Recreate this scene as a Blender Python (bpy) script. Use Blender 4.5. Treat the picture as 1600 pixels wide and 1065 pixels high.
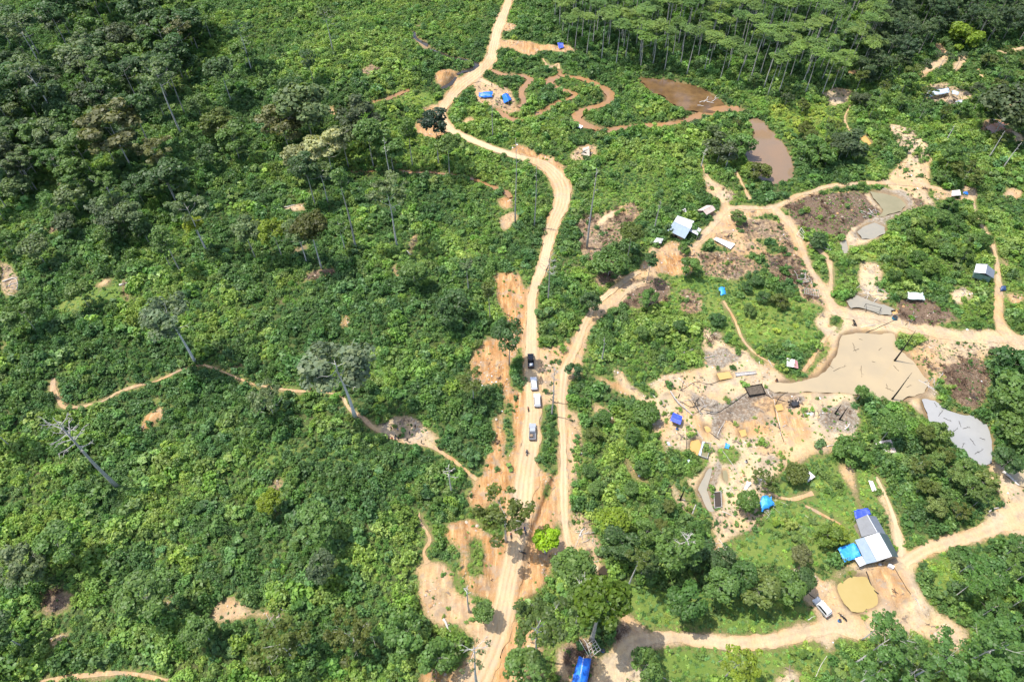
import bpy, bmesh, math, random
import numpy as np
from mathutils import Vector, Matrix
for o in list(bpy.data.objects):
    bpy.data.objects.remove(o)
S = bpy.context.scene
COL = S.collection
R = math.radians
# ---------------------------------------------------------------- camera
CAM_H, PITCH, FPX = 160.0, R(50.9), 1067.0          # height above ground, degrees below horizon, focal length in photo pixels
cam_d = bpy.data.cameras.new('camera'); cam = bpy.data.objects.new('camera', cam_d); COL.objects.link(cam)
cam.location = (0, 0, CAM_H); cam.rotation_euler = (math.pi/2 - PITCH, 0, 0)
cam_d.sensor_width = 36; cam_d.lens = FPX/1600*36; cam_d.clip_end = 8000; cam_d.clip_start = 1
S.camera = cam
# ---------------------------------------------------------------- sky and sun
SUN_EL = R(67); SH = Vector((0.98, -0.2, 0)).normalized()       # SH: direction shadows fall in
W = bpy.data.worlds.new('World'); S.world = W; W.use_nodes = True
nt = W.node_tree; nt.nodes.clear()
sky = nt.nodes.new('ShaderNodeTexSky'); sky.sky_type = 'NISHITA'; sky.sun_disc = False
sky.sun_elevation = SUN_EL; sky.sun_rotation = math.atan2(-SH.x, -SH.y)
sky.dust_density = 2.0
bg = nt.nodes.new('ShaderNodeBackground'); bg.inputs[1].default_value = 0.15
wo = nt.nodes.new('ShaderNodeOutputWorld')
nt.links.new(sky.outputs[0], bg.inputs[0]); nt.links.new(bg.outputs[0], wo.inputs[0])
sl = bpy.data.lights.new('sun', 'SUN'); sl.energy = 3.1; sl.angle = R(0.5); sl.color = (1, .955, .88)
so = bpy.data.objects.new('sun', sl); COL.objects.link(so); so.location = (-100, 60, 300)
sd = Vector((SH.x*math.cos(SUN_EL), SH.y*math.cos(SUN_EL), -math.sin(SUN_EL)))
so.rotation_euler = sd.to_track_quat('-Z', 'Y').to_euler()
S.view_settings.view_transform = 'Standard'; S.view_settings.look = 'None'; S.view_settings.gamma = 1
S.view_settings.exposure = 1.0
S.cycles.max_bounces = 6; S.cycles.diffuse_bounces = 3; S.cycles.transmission_bounces = 3; S.cycles.glossy_bounces = 2

# ---------------------------------------------------------------- noise, terrain, pixel -> ground
def hash2(ix, iy, s):
    n = (ix.astype(np.int64)*374761393 + iy.astype(np.int64)*668265263 + s*974711) & 0x7fffffff
    n = ((n ^ (n >> 13))*1274126177) & 0x7fffffff
    return ((n ^ (n >> 16)) & 0xffff)/65535.0
def vnoise(x, y, sc, s=0):
    x = np.asarray(x, float)/sc; y = np.asarray(y, float)/sc
    ix = np.floor(x); iy = np.floor(y); fx = x-ix; fy = y-iy
    fx = fx*fx*(3-2*fx); fy = fy*fy*(3-2*fy)
    a = hash2(ix, iy, s); b = hash2(ix+1, iy, s); c = hash2(ix, iy+1, s); d = hash2(ix+1, iy+1, s)
    return (a*(1-fx)+b*fx)*(1-fy)+(c*(1-fx)+d*fx)*fy
def fbm(x, y, sc, s=0, o=3):
    v = 0; a = .5; t = 0
    for k in range(o):
        v = v+a*vnoise(x, y, sc/2**k, s+k*17); t += a; a *= .5
    return v/t
def sstep(a, b, x):
    t = np.clip((np.asarray(x, float)-a)/(b-a), 0, 1); return t*t*(3-2*t)
def hills(x, y):
    x = np.asarray(x, float); y = np.asarray(y, float)
    m = sstep(-8, -55, x)
    h = m*((fbm(x, y, 70, 5, 2)-.45)*13 + 1.0)
    m2 = sstep(60, 140, x)*sstep(235, 330, y)
    return h + m2*(fbm(x, y, 80, 9, 2)-.3)*10
CP, SP = math.cos(PITCH), math.sin(PITCH)
def P(u, v, z=None, dz=0.0):
    """photo pixel -> world point on the terrain (or on the level z)"""
    dx = (u-800)/FPX; dy = (532.5-v)/FPX
    d = Vector((dx, CP+dy*SP, -SP+dy*CP))
    zz = 0.0 if z is None else z
    for k in range(1 if z is not None else 8):
        t = (zz-CAM_H)/d.z
        p = Vector((d.x*t, d.y*t, zz))
        if z is None: zz = float(hills(p.x, p.y))
    if z is None: p.z = zz+dz
    return p
def PT(u, v, h):                         # pixel -> point h metres above the terrain
    q = P(u, v); 
    for k in range(4):
        z = float(hills(q.x, q.y))+h; q = P(u, v, z)
    return q
def PX(p):                               # world -> pixel
    x, y, z = p[0], p[1], p[2]-CAM_H
    dep = y*CP-z*SP
    return 800+FPX*x/dep, 532.5-FPX*(y*SP+z*CP)/dep, dep
def mpp(p):                              # metres per photo pixel at a point
    return PX(p)[2]/FPX
def height_to(base, v_top):              # height of a vertical thing standing at base whose top shows at row v_top
    lo, hi = 0, 60
    for k in range(40):
        m = (lo+hi)/2
        if PX((base.x, base.y, base.z+m))[1] > v_top: lo = m
        else: hi = m
    return lo

# ---------------------------------------------------------------- raster of what covers the ground (0.5 m cells)
RX0, RY0, RS = -345.0, -10.0, 0.5
RW, RH = 1380, 1000
gx = RX0+(np.arange(RW)+.5)*RS; gy = RY0+(np.arange(RH)+.5)*RS
GX, GY = np.meshgrid(gx, gy)
WX = (fbm(GX, GY, 5, 31, 3)-.5)*3.2; WY = (fbm(GX, GY, 5, 77, 3)-.5)*3.2
QX, QY = GX+WX, GY+WY
bare = np.zeros((RH, RW), np.float32)     # bare soil
pale = np.full((RH, RW), .35, np.float32) # 0 orange clay .. 1 pale sand
brown = np.zeros((RH, RW), np.float32)    # dead brush / dark soil, and one painted tree shadow
grass = np.zeros((RH, RW), np.float32)    # low grass instead of shrubs
weed = np.zeros((RH, RW), np.float32)     # shrubs let back in on bare ground (density)
noveg = np.zeros((RH, RW), np.float32)    # nothing grows (roads, yards, water)
wet = np.zeros((RH, RW), np.float32)      # under water
dz = np.zeros((RH, RW), np.float32)
def win(x0, x1, y0, y1, pad):
    i0 = max(0, int((x0-pad-RX0)/RS)); i1 = min(RW, int((x1+pad-RX0)/RS)+2)
    j0 = max(0, int((y0-pad-RY0)/RS)); j1 = min(RH, int((y1+pad-RY0)/RS)+2)
    return slice(j0, max(j0, j1)), slice(i0, max(i0, i1))
def poly_mask(pts, warp=1.0, pad=3):
    xs = [p.x for p in pts]; ys = [p.y for p in pts]
    w = win(min(xs), max(xs), min(ys), max(ys), pad)
    x = GX[w]+WX[w]*warp; y = GY[w]+WY[w]*warp
    ins = np.zeros(x.shape, bool)
    n = len(pts)
    for k in range(n):
        a, b = pts[k], pts[(k+1) % n]
        if a.y == b.y: continue
        c = ((a.y > y) != (b.y > y)) & (x < (b.x-a.x)*(y-a.y)/(b.y-a.y)+a.x)
        ins ^= c
    return w, ins
def line_dist(pts, rad, warp=.6):
    """distance (m) beyond the half width along a polyline; rad: half width per point"""
    xs = [p.x for p in pts]; ys = [p.y for p in pts]
    w = win(min(xs), max(xs), min(ys), max(ys), max(rad)+6)
    x = GX[w]+WX[w]*warp; y = GY[w]+WY[w]*warp
    D = np.full(x.shape, 99.0)
    for k in range(len(pts)-1):
        a, b = pts[k], pts[k+1]
        dx, dy = b.x-a.x, b.y-a.y; L = dx*dx+dy*dy+1e-9
        t = np.clip(((x-a.x)*dx+(y-a.y)*dy)/L, 0, 1)
        d = np.hypot(x-a.x-t*dx, y-a.y-t*dy)-(rad[k]*(1-t)+rad[k+1]*t)
        D = np.minimum(D, d)
    return w, D
def px_poly(l): return [P(u, v) for u, v in l]
def A(l, tone=.35, br=0.0, wd=0.0, warp=1.0, nv=None):
    """a patch of bare ground, traced in the photograph"""
    w, m = poly_mask(px_poly(l), warp)
    bare[w][m] = 1; pale[w][m] = tone; brown[w][m] = br; grass[w][m] = 0; weed[w][m] = wd
    noveg[w][m] = (1 if wd <= 0 else 0) if nv is None else nv
def V(l, g=0.0, d=1.0):
    """a patch that is green again"""
    w, m = poly_mask(px_poly(l))
    bare[w][m] = 0; brown[w][m] = 0; grass[w][m] = g; noveg[w][m] = 0; weed[w][m] = 0
def WAT(l):
    w, m = poly_mask(px_poly(l), .35)
    bare[w][m] = 1; noveg[w][m] = 1; wet[w][m] = 1; weed[w][m] = 0; brown[w][m] = 0; pale[w][m] = .6
# ---------------------------------------------------------------- the ground cover, traced in photo pixels
# grass and open ground first
V([(1150,790),(1200,760),(1270,735),(1330,740),(1350,790),(1335,850),(1310,870),(1260,890),(1200,880),(1130,870),(1120,830)], 1)
V([(1240,700),(1290,700),(1340,730),(1375,750),(1395,800),(1400,830),(1375,800),(1340,780),(1300,760),(1250,740)], 1)
V([(985,1005),(1080,1010),(1290,1000),(1300,1065),(985,1065)], .8)
V([(960,900),(1060,930),(1240,930),(1280,960),(1220,990),(1100,1000),(1010,980),(970,950)], .85)
V([(1440,870),(1480,860),(1500,890),(1480,950),(1460,930)], .8)
V([(90,470),(130,440),(180,432),(195,460),(130,490),(90,500)], 1)
V([(400,690),(500,690),(620,690),(600,730),(480,730),(400,730)], .45)
V([(585,140),(640,130),(700,160),(680,170),(620,165)], .6)
V([(1020,430),(1090,420),(1180,440),(1250,470),(1290,480),(1270,540),(1170,540),(1080,500),(1020,470)], .6)
V([(900,300),(960,240),(1040,260),(1060,320),(1000,330),(930,330)], .45)
V([(1200,150),(1290,160),(1330,200),(1300,230),(1230,210),(1190,180)], .5)
# left side: small openings
A([(213,672),(222,655),(240,640),(262,632),(270,638),(250,655),(245,662),(228,678)],.12,.2,.18,nv=0)
A([(238,612),(247,615),(246,640),(240,638)],.8,.3,.2,nv=0)
A([(590,668),(605,658),(640,648),(655,655),(672,672),(690,682),(690,692),(665,695),(640,690),(615,684)],.75,.35,.12)
A([(325,962),(335,945),(360,935),(392,940),(402,960),(380,965),(350,974),(332,974)],.55,.1,.2,nv=0)
A([(395,955),(430,958),(450,966),(430,972),(395,968)],.8,.2,.2,nv=0)
A([(75,995),(95,985),(118,985),(110,1000),(95,1018),(80,1010)],.85,.15,.2,nv=0)
A([(60,935),(90,915),(115,930),(105,955),(75,965),(55,950)],.5,.7,.2)
A([(0,528),(8,530),(10,548),(0,556)],.7,.2,.18,nv=0)
A([(0,405),(18,412),(36,440),(30,465),(12,462),(0,450)],.75,.5,.15)
A([(62,362),(78,350),(96,352),(92,362),(70,370)],.7,.5,.3)
A([(88,290),(100,284),(104,292),(92,298)],.8,.3,.2,nv=0)
A([(145,445),(172,430),(178,442),(160,450)],.7,.2,.2)
A([(192,440),(205,438),(207,470),(198,472)],.5,.5,.2,nv=0)
A([(440,325),(475,318),(478,330),(445,335)],.75,.4,.1)
A([(452,395),(480,378),(484,388),(460,400)],.6,.6,.2)
A([(480,425),(525,418),(530,430),(500,440),(470,440)],.5,.7,.3)
A([(618,410),(628,415),(630,435),(620,440),(616,428)],.3,.5,.2,nv=0)
A([(528,505),(542,490),(545,505),(532,517)],.1,.3,.2,nv=0)
A([(640,375),(655,362),(650,385),(640,410)],.4,.6,.2)
A([(420,750),(445,750),(448,765),(425,768)],.55,.6,.5)
A([(245,930),(265,930),(285,945),(270,950)],.6,.3,.1)
A([(513,165),(525,162),(530,180),(520,185)],.25,.2,.2,nv=0)
A([(650,40),(658,38),(656,48)],.5,.6,.2,nv=0)
A([(555,110),(580,100),(596,108),(570,118)],.6,.6,.4)
# around the top of the road
A([(676,120),(690,111),(710,109),(716,116),(712,128),(690,136),(680,130)],.2,0)
A([(646,195),(660,184),(680,182),(700,195),(720,215),(700,220),(668,218),(653,208)],.2)
A([(658,166),(678,162),(692,170),(680,176),(662,174)],.3)
A([(720,188),(735,182),(748,186),(735,193),(722,194)],.4)
A([(785,60),(800,64),(850,69),(890,72),(898,86),(870,84),(838,79),(836,90),(815,85),(800,78),(784,76)],.3,.15)
A([(787,38),(800,35),(808,42),(800,50),(785,50)],.3)
A([(737,122),(755,128),(775,135),(800,142),(808,162),(792,172),(768,166),(745,160),(742,142),(740,132)],.5,.3,.06)
A([(770,160),(790,163),(815,172),(800,178),(775,172)],.45,.4,.1)
A([(800,222),(830,231),(862,244),(880,262),(874,270),(856,256),(815,240),(800,236)],.2,0,.08)
A([(905,228),(935,226),(930,250),(900,252),(890,246)],.6,.4,.25)
A([(776,312),(800,305),(802,325),(785,328)],.2)
A([(780,345),(790,335),(802,330),(812,336),(806,350),(790,362),(782,360)],.5)
A([(880,260),(888,250),(880,275)],.3)
# earth works beside the main road
A([(776,428),(806,424),(830,468),(836,540),(800,545),(790,495),(776,470)],.1,0,.05,nv=0)
A([(740,548),(765,524),(806,528),(812,560),(800,582),(812,620),(808,705),(796,748),(776,775),(748,802),(726,782),(732,760),(754,735),(768,700),(774,650),(772,618),(760,602),(738,592),(734,568)],.14,0,.04,nv=0)
A([(795,606),(830,596),(834,725),(808,800),(776,810),(780,770),(798,720),(798,650)],.12,0,.06,nv=0)
A([(840,540),(880,540),(875,600),(868,640),(848,640),(842,610)],.6,.15,.38,nv=0)
A([(834,733),(868,733),(872,800),(862,830),(866,870),(858,905),(835,938),(808,950),(800,930),(815,880),(828,830),(838,790)],.18,0,.04,nv=0)
A([(690,840),(708,812),(742,808),(756,832),(785,842),(806,832),(800,870),(790,915),(784,945),(760,948),(738,930),(728,912),(712,898),(722,870),(712,856)],.12,0,.05,nv=0)
A([(645,893),(672,875),(692,880),(707,905),(714,930),(737,938),(764,968),(780,985),(762,1003),(735,988),(705,972),(690,987),(663,967),(657,940),(653,925),(660,907)],.5,.12,.06,nv=0)
A([(640,1075),(655,1042),(690,1050),(710,1058),(735,1040),(760,1003),(790,990),(812,960),(825,985),(818,1010),(803,1025),(815,1075)],.15,.05,.08,nv=0)
A([(800,985),(825,980),(848,1010),(855,1075),(800,1075)],.3,.1,.18,nv=0)
A([(868,835),(890,850),(905,880),(940,890),(938,898),(905,892),(880,880),(868,862)],.6,.2,.1)
A([(898,800),(918,808),(935,835),(940,880),(915,875),(900,850)],.65,.45,.4,nv=0)
A([(872,545),(905,520),(935,470),(965,445),(990,425),(1000,440),(960,470),(935,500),(915,550),(905,590),(885,590)],.5,.1,.12,nv=0)
A([(888,640),(905,640),(910,700),(895,760),(890,840),(888,700)],.55,.3,.35,nv=0)
# house yard and slope below it
A([(1000,440),(1005,405),(1020,385),(1050,378),(1085,385),(1090,370),(1120,350),(1108,335),(1135,316),(1150,328),(1200,322),(1214,335),(1160,345),(1150,358),(1165,375),(1130,362),(1105,375),(1088,398),(1092,415),(1062,428),(1035,425)],.45,.05)
A([(1010,400),(1035,395),(1070,400),(1092,412),(1075,430),(1035,428),(1010,415)],.18)
A([(895,350),(925,335),(985,318),(1018,330),(990,345),(978,375),(940,402),(920,412),(905,385)],.6,.6,.55,nv=0)
A([(925,350),(945,337),(975,325),(965,335),(940,350)],.8)
A([(970,455),(990,438),(1020,428),(1048,440),(1042,472),(1000,482),(960,482)],.5,.75,.3,nv=0)
A([(1105,365),(1140,360),(1175,378),(1200,385),(1190,400),(1150,395),(1120,385)],.6,.45,.15,nv=0)
A([(1095,275),(1130,290),(1150,300),(1140,315),(1120,310),(1100,295)],.75,.45,.2,nv=0)
A([(1150,345),(1200,345),(1215,370),(1170,378),(1150,360)],.7,.6,.25,nv=0)
# brown cleared brush
A([(1222,322),(1260,306),(1340,298),(1382,320),(1370,345),(1330,372),(1300,372),(1262,362),(1240,347)],.5,.9,.6,nv=0)
A([(1200,345),(1225,345),(1262,430),(1290,480),(1255,470),(1220,410)],.5,.55,.75,nv=0)
A([(1468,545),(1530,548),(1550,590),(1535,642),(1500,637),(1478,600)],.5,.8,.6,nv=0)
A([(1400,300),(1450,295),(1450,320),(1410,330)],.5,.75,.2,nv=0)
A([(1385,290),(1420,286),(1445,300),(1470,330),(1455,322),(1420,310)],.85,.3,.1)
# the mine: sand and mud
A([(1000,600),(1035,588),(1070,580),(1105,568),(1092,543),(1120,535),(1150,545),(1172,568),(1215,578),(1228,598),(1260,590),(1290,575),(1318,555),(1345,640),(1340,665),(1302,690),(1290,702),(1255,705),(1242,722),(1222,735),(1200,748),(1180,772),(1163,762),(1135,790),(1112,795),(1085,762),(1060,732),(1035,702),(1030,672),(1010,642)],.85,.1,.2,nv=0)
A([(1090,395),(1150,395),(1195,418),(1150,440),(1100,428)],.6,.6,.55,nv=0)
A([(1190,395),(1235,400),(1255,445),(1212,442)],.5,.7,.45,nv=0)
A([(1092,508),(1130,518),(1142,548),(1100,548)],.85,.4,.35,nv=0)
A([(1060,455),(1095,460),(1100,490),(1065,490)],.55,.6,.6,nv=0)
A([(925,400),(960,400),(975,430),(935,450)],.6,.6,.55,nv=0)
A([(1130,545),(1165,545),(1170,570),(1140,572),(1110,560)],.9,.45,.1)
A([(1050,610),(1085,600),(1110,620),(1140,640),(1110,650),(1080,635)],.8,.4)
A([(1180,615),(1240,605),(1260,640),(1215,640),(1170,660),(1130,660),(1135,635)],.6,.5)
A([(1125,640),(1172,612),(1205,604),(1180,622),(1145,645),(1126,690),(1112,690),(1120,655)],.6,.55)
A([(1205,640),(1245,650),(1275,690),(1240,700),(1225,670)],.35,.1)
A([(1075,640),(1100,655),(1120,690),(1100,688),(1085,665)],.4,.1)
A([(1150,655),(1190,650),(1205,670),(1170,685),(1150,680)],.45,.3,.1)
A([(1190,560),(1225,585),(1222,598),(1200,590)],.45,.2)
A([(1140,590),(1160,585),(1163,605),(1150,615)],.3)
A([(1085,590),(1110,585),(1120,600),(1105,612),(1088,608)],.3)
A([(1175,700),(1215,690),(1235,715),(1195,735)],.8,.3,.25)
A([(1290,640),(1325,630),(1350,660),(1335,690),(1300,680),(1280,660)],.85,.45,.15)
A([(1085,755),(1110,728),(1125,722),(1110,760),(1125,800),(1115,815),(1095,790)],.7,.3)
A([(1115,790),(1150,790),(1180,765),(1200,800),(1185,815),(1150,840),(1125,850),(1110,820)],.7,.35,.45,nv=0)
A([(925,585),(965,598),(1000,612),(998,622),(960,610),(925,596)],.3,.05)
A([(965,570),(985,592),(1010,615),(1032,640),(1055,672),(1030,690),(1018,650),(985,615),(965,590)],.7,.1,.1,nv=0)
A([(920,628),(940,632),(960,655),(958,668),(930,650)],.4,.2,.1)
A([(972,705),(985,725),(1018,752),(1012,758),(982,738),(968,715)],.3,.15)
A([(1036,742),(1060,760),(1085,800),(1075,805),(1050,780)],.75,.3,.3,nv=0)
# north of the pond
A([(1325,480),(1340,455),(1362,470),(1395,490),(1440,508),(1500,516),(1560,515),(1560,535),(1500,532),(1440,524),(1405,522),(1330,518),(1315,545),(1288,575),(1262,590),(1290,555),(1305,520),(1270,512),(1268,498),(1300,480)],.8,.03)
A([(1345,405),(1370,402),(1382,425),(1372,440),(1392,465),(1370,470),(1345,455),(1335,430)],.95,.1,.08)
A([(1325,365),(1345,350),(1365,340),(1385,350),(1375,375),(1345,385),(1325,392),(1315,380)],.9,.15)
A([(1350,300),(1380,295),(1410,302),(1425,320),(1395,345),(1372,350),(1385,330),(1360,315)],.92,.1)
A([(1370,285),(1400,265),(1420,235),(1440,232),(1455,260),(1455,285),(1440,290),(1400,295)],.92,.12,.1)
A([(1385,195),(1420,200),(1450,225),(1460,255),(1420,250),(1400,225)],.85,.3,.35,nv=0)
A([(1400,470),(1440,465),(1480,480),(1500,500),(1440,510),(1400,500)],.5,.8,.3,nv=0)
A([(1485,455),(1505,448),(1520,465),(1500,478),(1485,470)],.95,.2,.1)
A([(1455,300),(1500,295),(1525,290),(1525,315),(1500,312),(1460,312)],.6,.2,.15)
A([(1400,560),(1440,530),(1530,535),(1600,545),(1595,560),(1540,555),(1480,575),(1450,610),(1420,575)],.75,.4,.25,nv=0)
A([(1410,620),(1450,605),(1470,615),(1445,628),(1440,650),(1420,640)],.75,.2)
A([(1290,575),(1320,600),(1300,620),(1260,610)],.85,.1)
# top right clearings
A([(1285,145),(1310,135),(1335,145),(1320,165),(1295,165)],.9,.35,.1)
A([(1430,120),(1450,100),(1475,88),(1470,70),(1460,65),(1478,82),(1478,98),(1455,112)],.7)
A([(1488,100),(1510,85),(1505,100),(1495,112)],.7)
A([(1550,82),(1575,78),(1600,72),(1600,80),(1570,86)],.7)
A([(1440,135),(1480,130),(1515,145),(1515,165),(1480,165),(1445,155)],.75,.4,.15)
A([(1570,155),(1600,170),(1600,185),(1575,170)],.85,.2)
A([(1535,190),(1575,185),(1580,205),(1560,215),(1535,205)],.2,.55,.15)
A([(1340,215),(1355,212),(1365,225),(1355,230)],.4)
A([(1575,205),(1600,210),(1600,225),(1580,220)],.85,.3)
A([(1305,110),(1350,112),(1348,118),(1305,116)],.4,.3)
A([(1580,290),(1600,300),(1600,315),(1565,308)],.5,.2)
A([(1570,400),(1580,405),(1580,420),(1570,418)],.5,.3,.3)
A([(1570,455),(1600,455),(1600,480),(1580,475)],.6,.3,.3)
# right and lower right
A([(1540,728),(1560,722),(1610,745),(1610,835),(1560,838),(1540,806),(1570,785),(1548,755)],.75,.05,.06,nv=0)
A([(1300,720),(1325,722),(1335,745),(1345,790),(1360,800),(1350,803),(1330,775),(1310,745)],.55,.1)
A([(1365,745),(1382,768),(1395,800),(1405,830),(1408,870),(1425,880),(1395,862),(1380,800),(1368,770)],.7,.12,.12,nv=0)
A([(1230,895),(1255,880),(1290,905),(1335,868),(1360,880),(1405,865),(1425,880),(1432,910),(1450,945),(1485,960),(1515,985),(1500,1015),(1470,1012),(1430,987),(1390,992),(1340,1003),(1290,1003),(1200,1010),(1200,995),(1255,980),(1285,975),(1262,950),(1248,935),(1245,915)],.78,.03,.02,nv=0)
A([(1352,890),(1395,880),(1415,900),(1420,945),(1400,960),(1375,940),(1362,905)],.32,.1)
A([(1200,1060),(1230,1040),(1255,1050),(1250,1080),(1200,1080)],.85,.35,.2,nv=0)
A([(1280,1000),(1300,1000),(1310,1015),(1295,1020)],.85,.2)
A([(1395,1012),(1425,1010),(1425,1022),(1395,1024)],.8,.3,.1)
A([(1460,1030),(1485,1040),(1480,1055),(1465,1050)],.35,.1)
A([(955,1000),(970,958),(985,972),(1008,985),(1005,1000),(985,1015)],.55,.8,.1)  # dark ground colour paints the cast shadow of the huge tree
A([(925,1075),(945,1020),(970,1008),(1000,1003),(995,1025),(1005,1055),(1020,1075)],.75,.1,.04)
A([(975,1060),(990,1040),(1010,1045),(1020,1075),(975,1075)],.85,.35,.15)
A([(880,1000),(925,990),(935,1030),(920,1075),(865,1075)],.45,.7,.35,nv=0)
A([(868,1005),(880,1030),(884,1065),(876,1075),(870,1040)],.6,.1)
A([(1100,840),(1125,845),(1145,862),(1155,880),(1140,880),(1120,868),(1098,862)],.85,.3,.15)
# green islands inside the bare ground
V([(800,560),(812,556),(824,575),(826,610),(812,618),(800,600)])
V([(792,628),(805,626),(804,692),(795,724),(787,732),(791,695)])
V([(768,606),(778,602),(784,640),(778,655)], .3)
V([(843,632),(870,630),(876,680),(874,735),(855,742),(838,730),(842,690)])
V([(850,750),(856,748),(858,775),(850,785),(847,770)])
V([(740,830),(751,850),(753,885),(743,912),(731,903),(735,870)],.2)
V([(747,905),(750,860),(755,862),(752,910)],.5)
V([(745,935),(765,932),(775,950),(765,972),(748,968)])
V([(1048,700),(1065,706),(1105,720),(1090,740),(1060,745),(1045,725)],.2)
V([(1122,700),(1150,698),(1155,715),(1140,728),(1122,720)],.5)
V([(980,560),(1010,560),(1035,590),(1040,615),(1015,625),(985,595)],.2)
V([(1310,490),(1320,500),(1312,520),(1300,520),(1295,505)],.3)
V([(1258,385),(1275,385),(1292,410),(1296,435),(1285,438),(1270,415)],.4)
V([(1302,405),(1335,400),(1340,440),(1325,465),(1305,468),(1300,440)],.1)
V([(1336,395),(1370,392),(1382,408),(1350,408)],.9)
V([(1255,710),(1290,702),(1305,715),(1300,735),(1270,730)],.9)
V([(1300,905),(1315,895),(1340,893),(1342,903),(1320,912),(1310,920)],.6)
V([(1340,955),(1352,950),(1358,965),(1345,975)],.2)

# roads and paths: centre line and width in photo pixels
ROAD = [(803,-40,13),(795,0,14),(788,20,16),(778,45,18),(772,70,18),(765,95,20),(745,115,24),(722,132,26),(705,150,20),(692,168,18),(690,186,18),(705,204,16),(735,218,14),(765,230,14),(795,241,14),(825,249,18),(850,258,24),(868,274,30),(879,295,32),(877,320,28),(866,345,24),(858,370,20),(853,395,18),(848,418,20),(838,440,20),(831,465,20),(830,490,22),(830,520,24),(830,550,27),(831,580,30),(832,610,32),(832,640,34),(830,670,36),(827,700,40),(822,730,44),(818,760,46),(815,790,46),(811,820,46),(806,850,44),(800,880,44),(793,910,42),(787,940,44),(780,970,50),(770,1000,56),(757,1030,62),(740,1065,72),(728,1095,76)]
TRACK = [(1000,425,12),(985,432,14),(958,453,15),(930,477,15),(914,505,15),(904,530,18),(892,558,20),(882,580,20),(878,620,15),(878,660,15),(880,700,15),(880,740,16),(880,770,18),(881,800,17),(884,830,15),(892,858,13),(908,880,12),(935,887,10)]
PATHS = [
 [(1085,385,8),(1110,355,10),(1128,335,11),(1142,325,10),(1170,325,8),(1200,326,7),(1225,318,7),(1245,306,7),(1268,300,8),(1290,292,8),(1340,287,8),(1400,286,10),(1440,290,10),(1475,297,8)],
 [(1205,322,9),(1214,330,12),(1228,343,12),(1243,362,12),(1252,385,10),(1260,408,9),(1268,425,9),(1280,445,12),(1292,462,16),(1300,480,18),(1320,490,18),(1360,492,18),(1395,503,16),(1440,517,15),(1500,529,13),(1560,530,18),(1605,530,18)],
 [(1262,378,5),(1285,395,7),(1295,408,9),(1298,425,5),(1298,440,6),(1296,460,10)],
 [(1505,290,8),(1518,298,9),(1518,315,7),(1524,335,6),(1538,360,6),(1548,375,7),(1555,398,6),(1558,420,7),(1560,450,10),(1560,480,12),(1562,505,16),(1580,528,20),(1605,545,20)],
 [(940,1080,44),(958,1045,32),(975,1015,26),(1000,1000,24),(1050,995,20),(1100,1000,18),(1150,1005,18),(1200,1000,20),(1250,988,22),(1300,980,26),(1345,985,30)],
 [(1412,882,22),(1440,862,18),(1480,848,18),(1530,835,20),(1575,815,26),(1610,795,40)],
 [(1406,870,16),(1402,830,12),(1390,790,6),(1375,757,5),(1368,745,4)],
 [(972,960,8),(985,972,10),(1005,985,14)],
 [(80,612,4),(84,590,5),(85,607,5),(98,634,7),(118,637,5),(135,634,4)],
 [(182,614,3),(210,604,4),(240,597,4),(262,588,4),(278,580,3)],
 [(318,570,3),(340,577,4)],[(134,634,2),(160,627,2),(182,614,2)],[(278,580,2),(300,572,2),(318,570,2)],[(340,577,2),(370,590,2),(395,600,2)],[(501,611,2),(520,615,2),(537,622,2)],[(395,600,4),(440,608,4),(470,611,4),(500,611,4)],
 [(537,622,4),(548,640,6),(566,652,7),(580,665,7),(605,680,7),(640,690,8),(668,694,7),(695,710,5),(720,728,5),(745,750,6)],
 [(655,800,4),(657,815,5),(668,832,6),(672,845,6),(662,862,4),(668,880,8)],
 [(60,1066,5),(120,1056,6),(180,1051,7),(225,1055,6),(262,1064,5)],
 [(1012,440,5),(985,450,7),(960,478,5)],
 [(1130,470,4),(1148,500,4),(1160,530,4),(1180,552,4),(1210,570,4)],
 [(1305,510,5),(1285,535,6),(1268,562,6),(1255,580,5)],
 [(1270,770,6),(1235,780,5),(1200,770,5)], [(1258,790,4),(1300,812,5),(1320,826,4)],
 [(1330,165,3),(1322,178,3),(1320,190,3),(1330,210,3)],
 [(1095,255,3),(1108,280,5),(1122,300,6),(1130,318,6)],[(1150,268,4),(1163,295,4),(1172,312,5)],
 [(1465,70,10),(1476,85,9),(1470,98,10),(1450,110,8),(1435,122,6)],[(1505,85,8),(1500,100,8),(1492,110,6)],[(1520,100,5),(1530,112,5),(1536,125,5)],
 [(1600,75,5),(1560,82,5),(1550,84,4)],[(738,121,14),(752,126,12),(770,134,8)],
 [(848,92,3),(858,106,4),(872,100,3),(873,108,4)],
]
ROAD = [(x, y, w*(.80 if y > 430 else .92)) for x, y, w in ROAD]; TRACK = [(x, y, w*.82) for x, y, w in TRACK]
def px_line(l):
    pts = [P(a[0], a[1]) for a in l]
    return pts, [max(a[2]*mpp(p)/2, .32) for a, p in zip(l, pts)]
roadmask = np.zeros((RH, RW), np.float32)
def soft(w, D, tone, k=1.0, edge=.35):
    m = D < edge
    bare[w][m] = 1; noveg[w][m] = 1; weed[w][m] = 0; grass[w][m] = 0
    t = sstep(.5, -.5, D); pale[w][:] = pale[w]*(1-t)+tone*t
    brown[w][:] = brown[w]*(1-t)
    roadmask[w][:] = np.maximum(roadmask[w], sstep(1.5, 0, D))
for l in PATHS:
    soft(*line_dist(*px_line(l)), .72)
soft(*line_dist(*px_line(TRACK)), .45)
soft(*line_dist(*px_line(ROAD)), .42)
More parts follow.
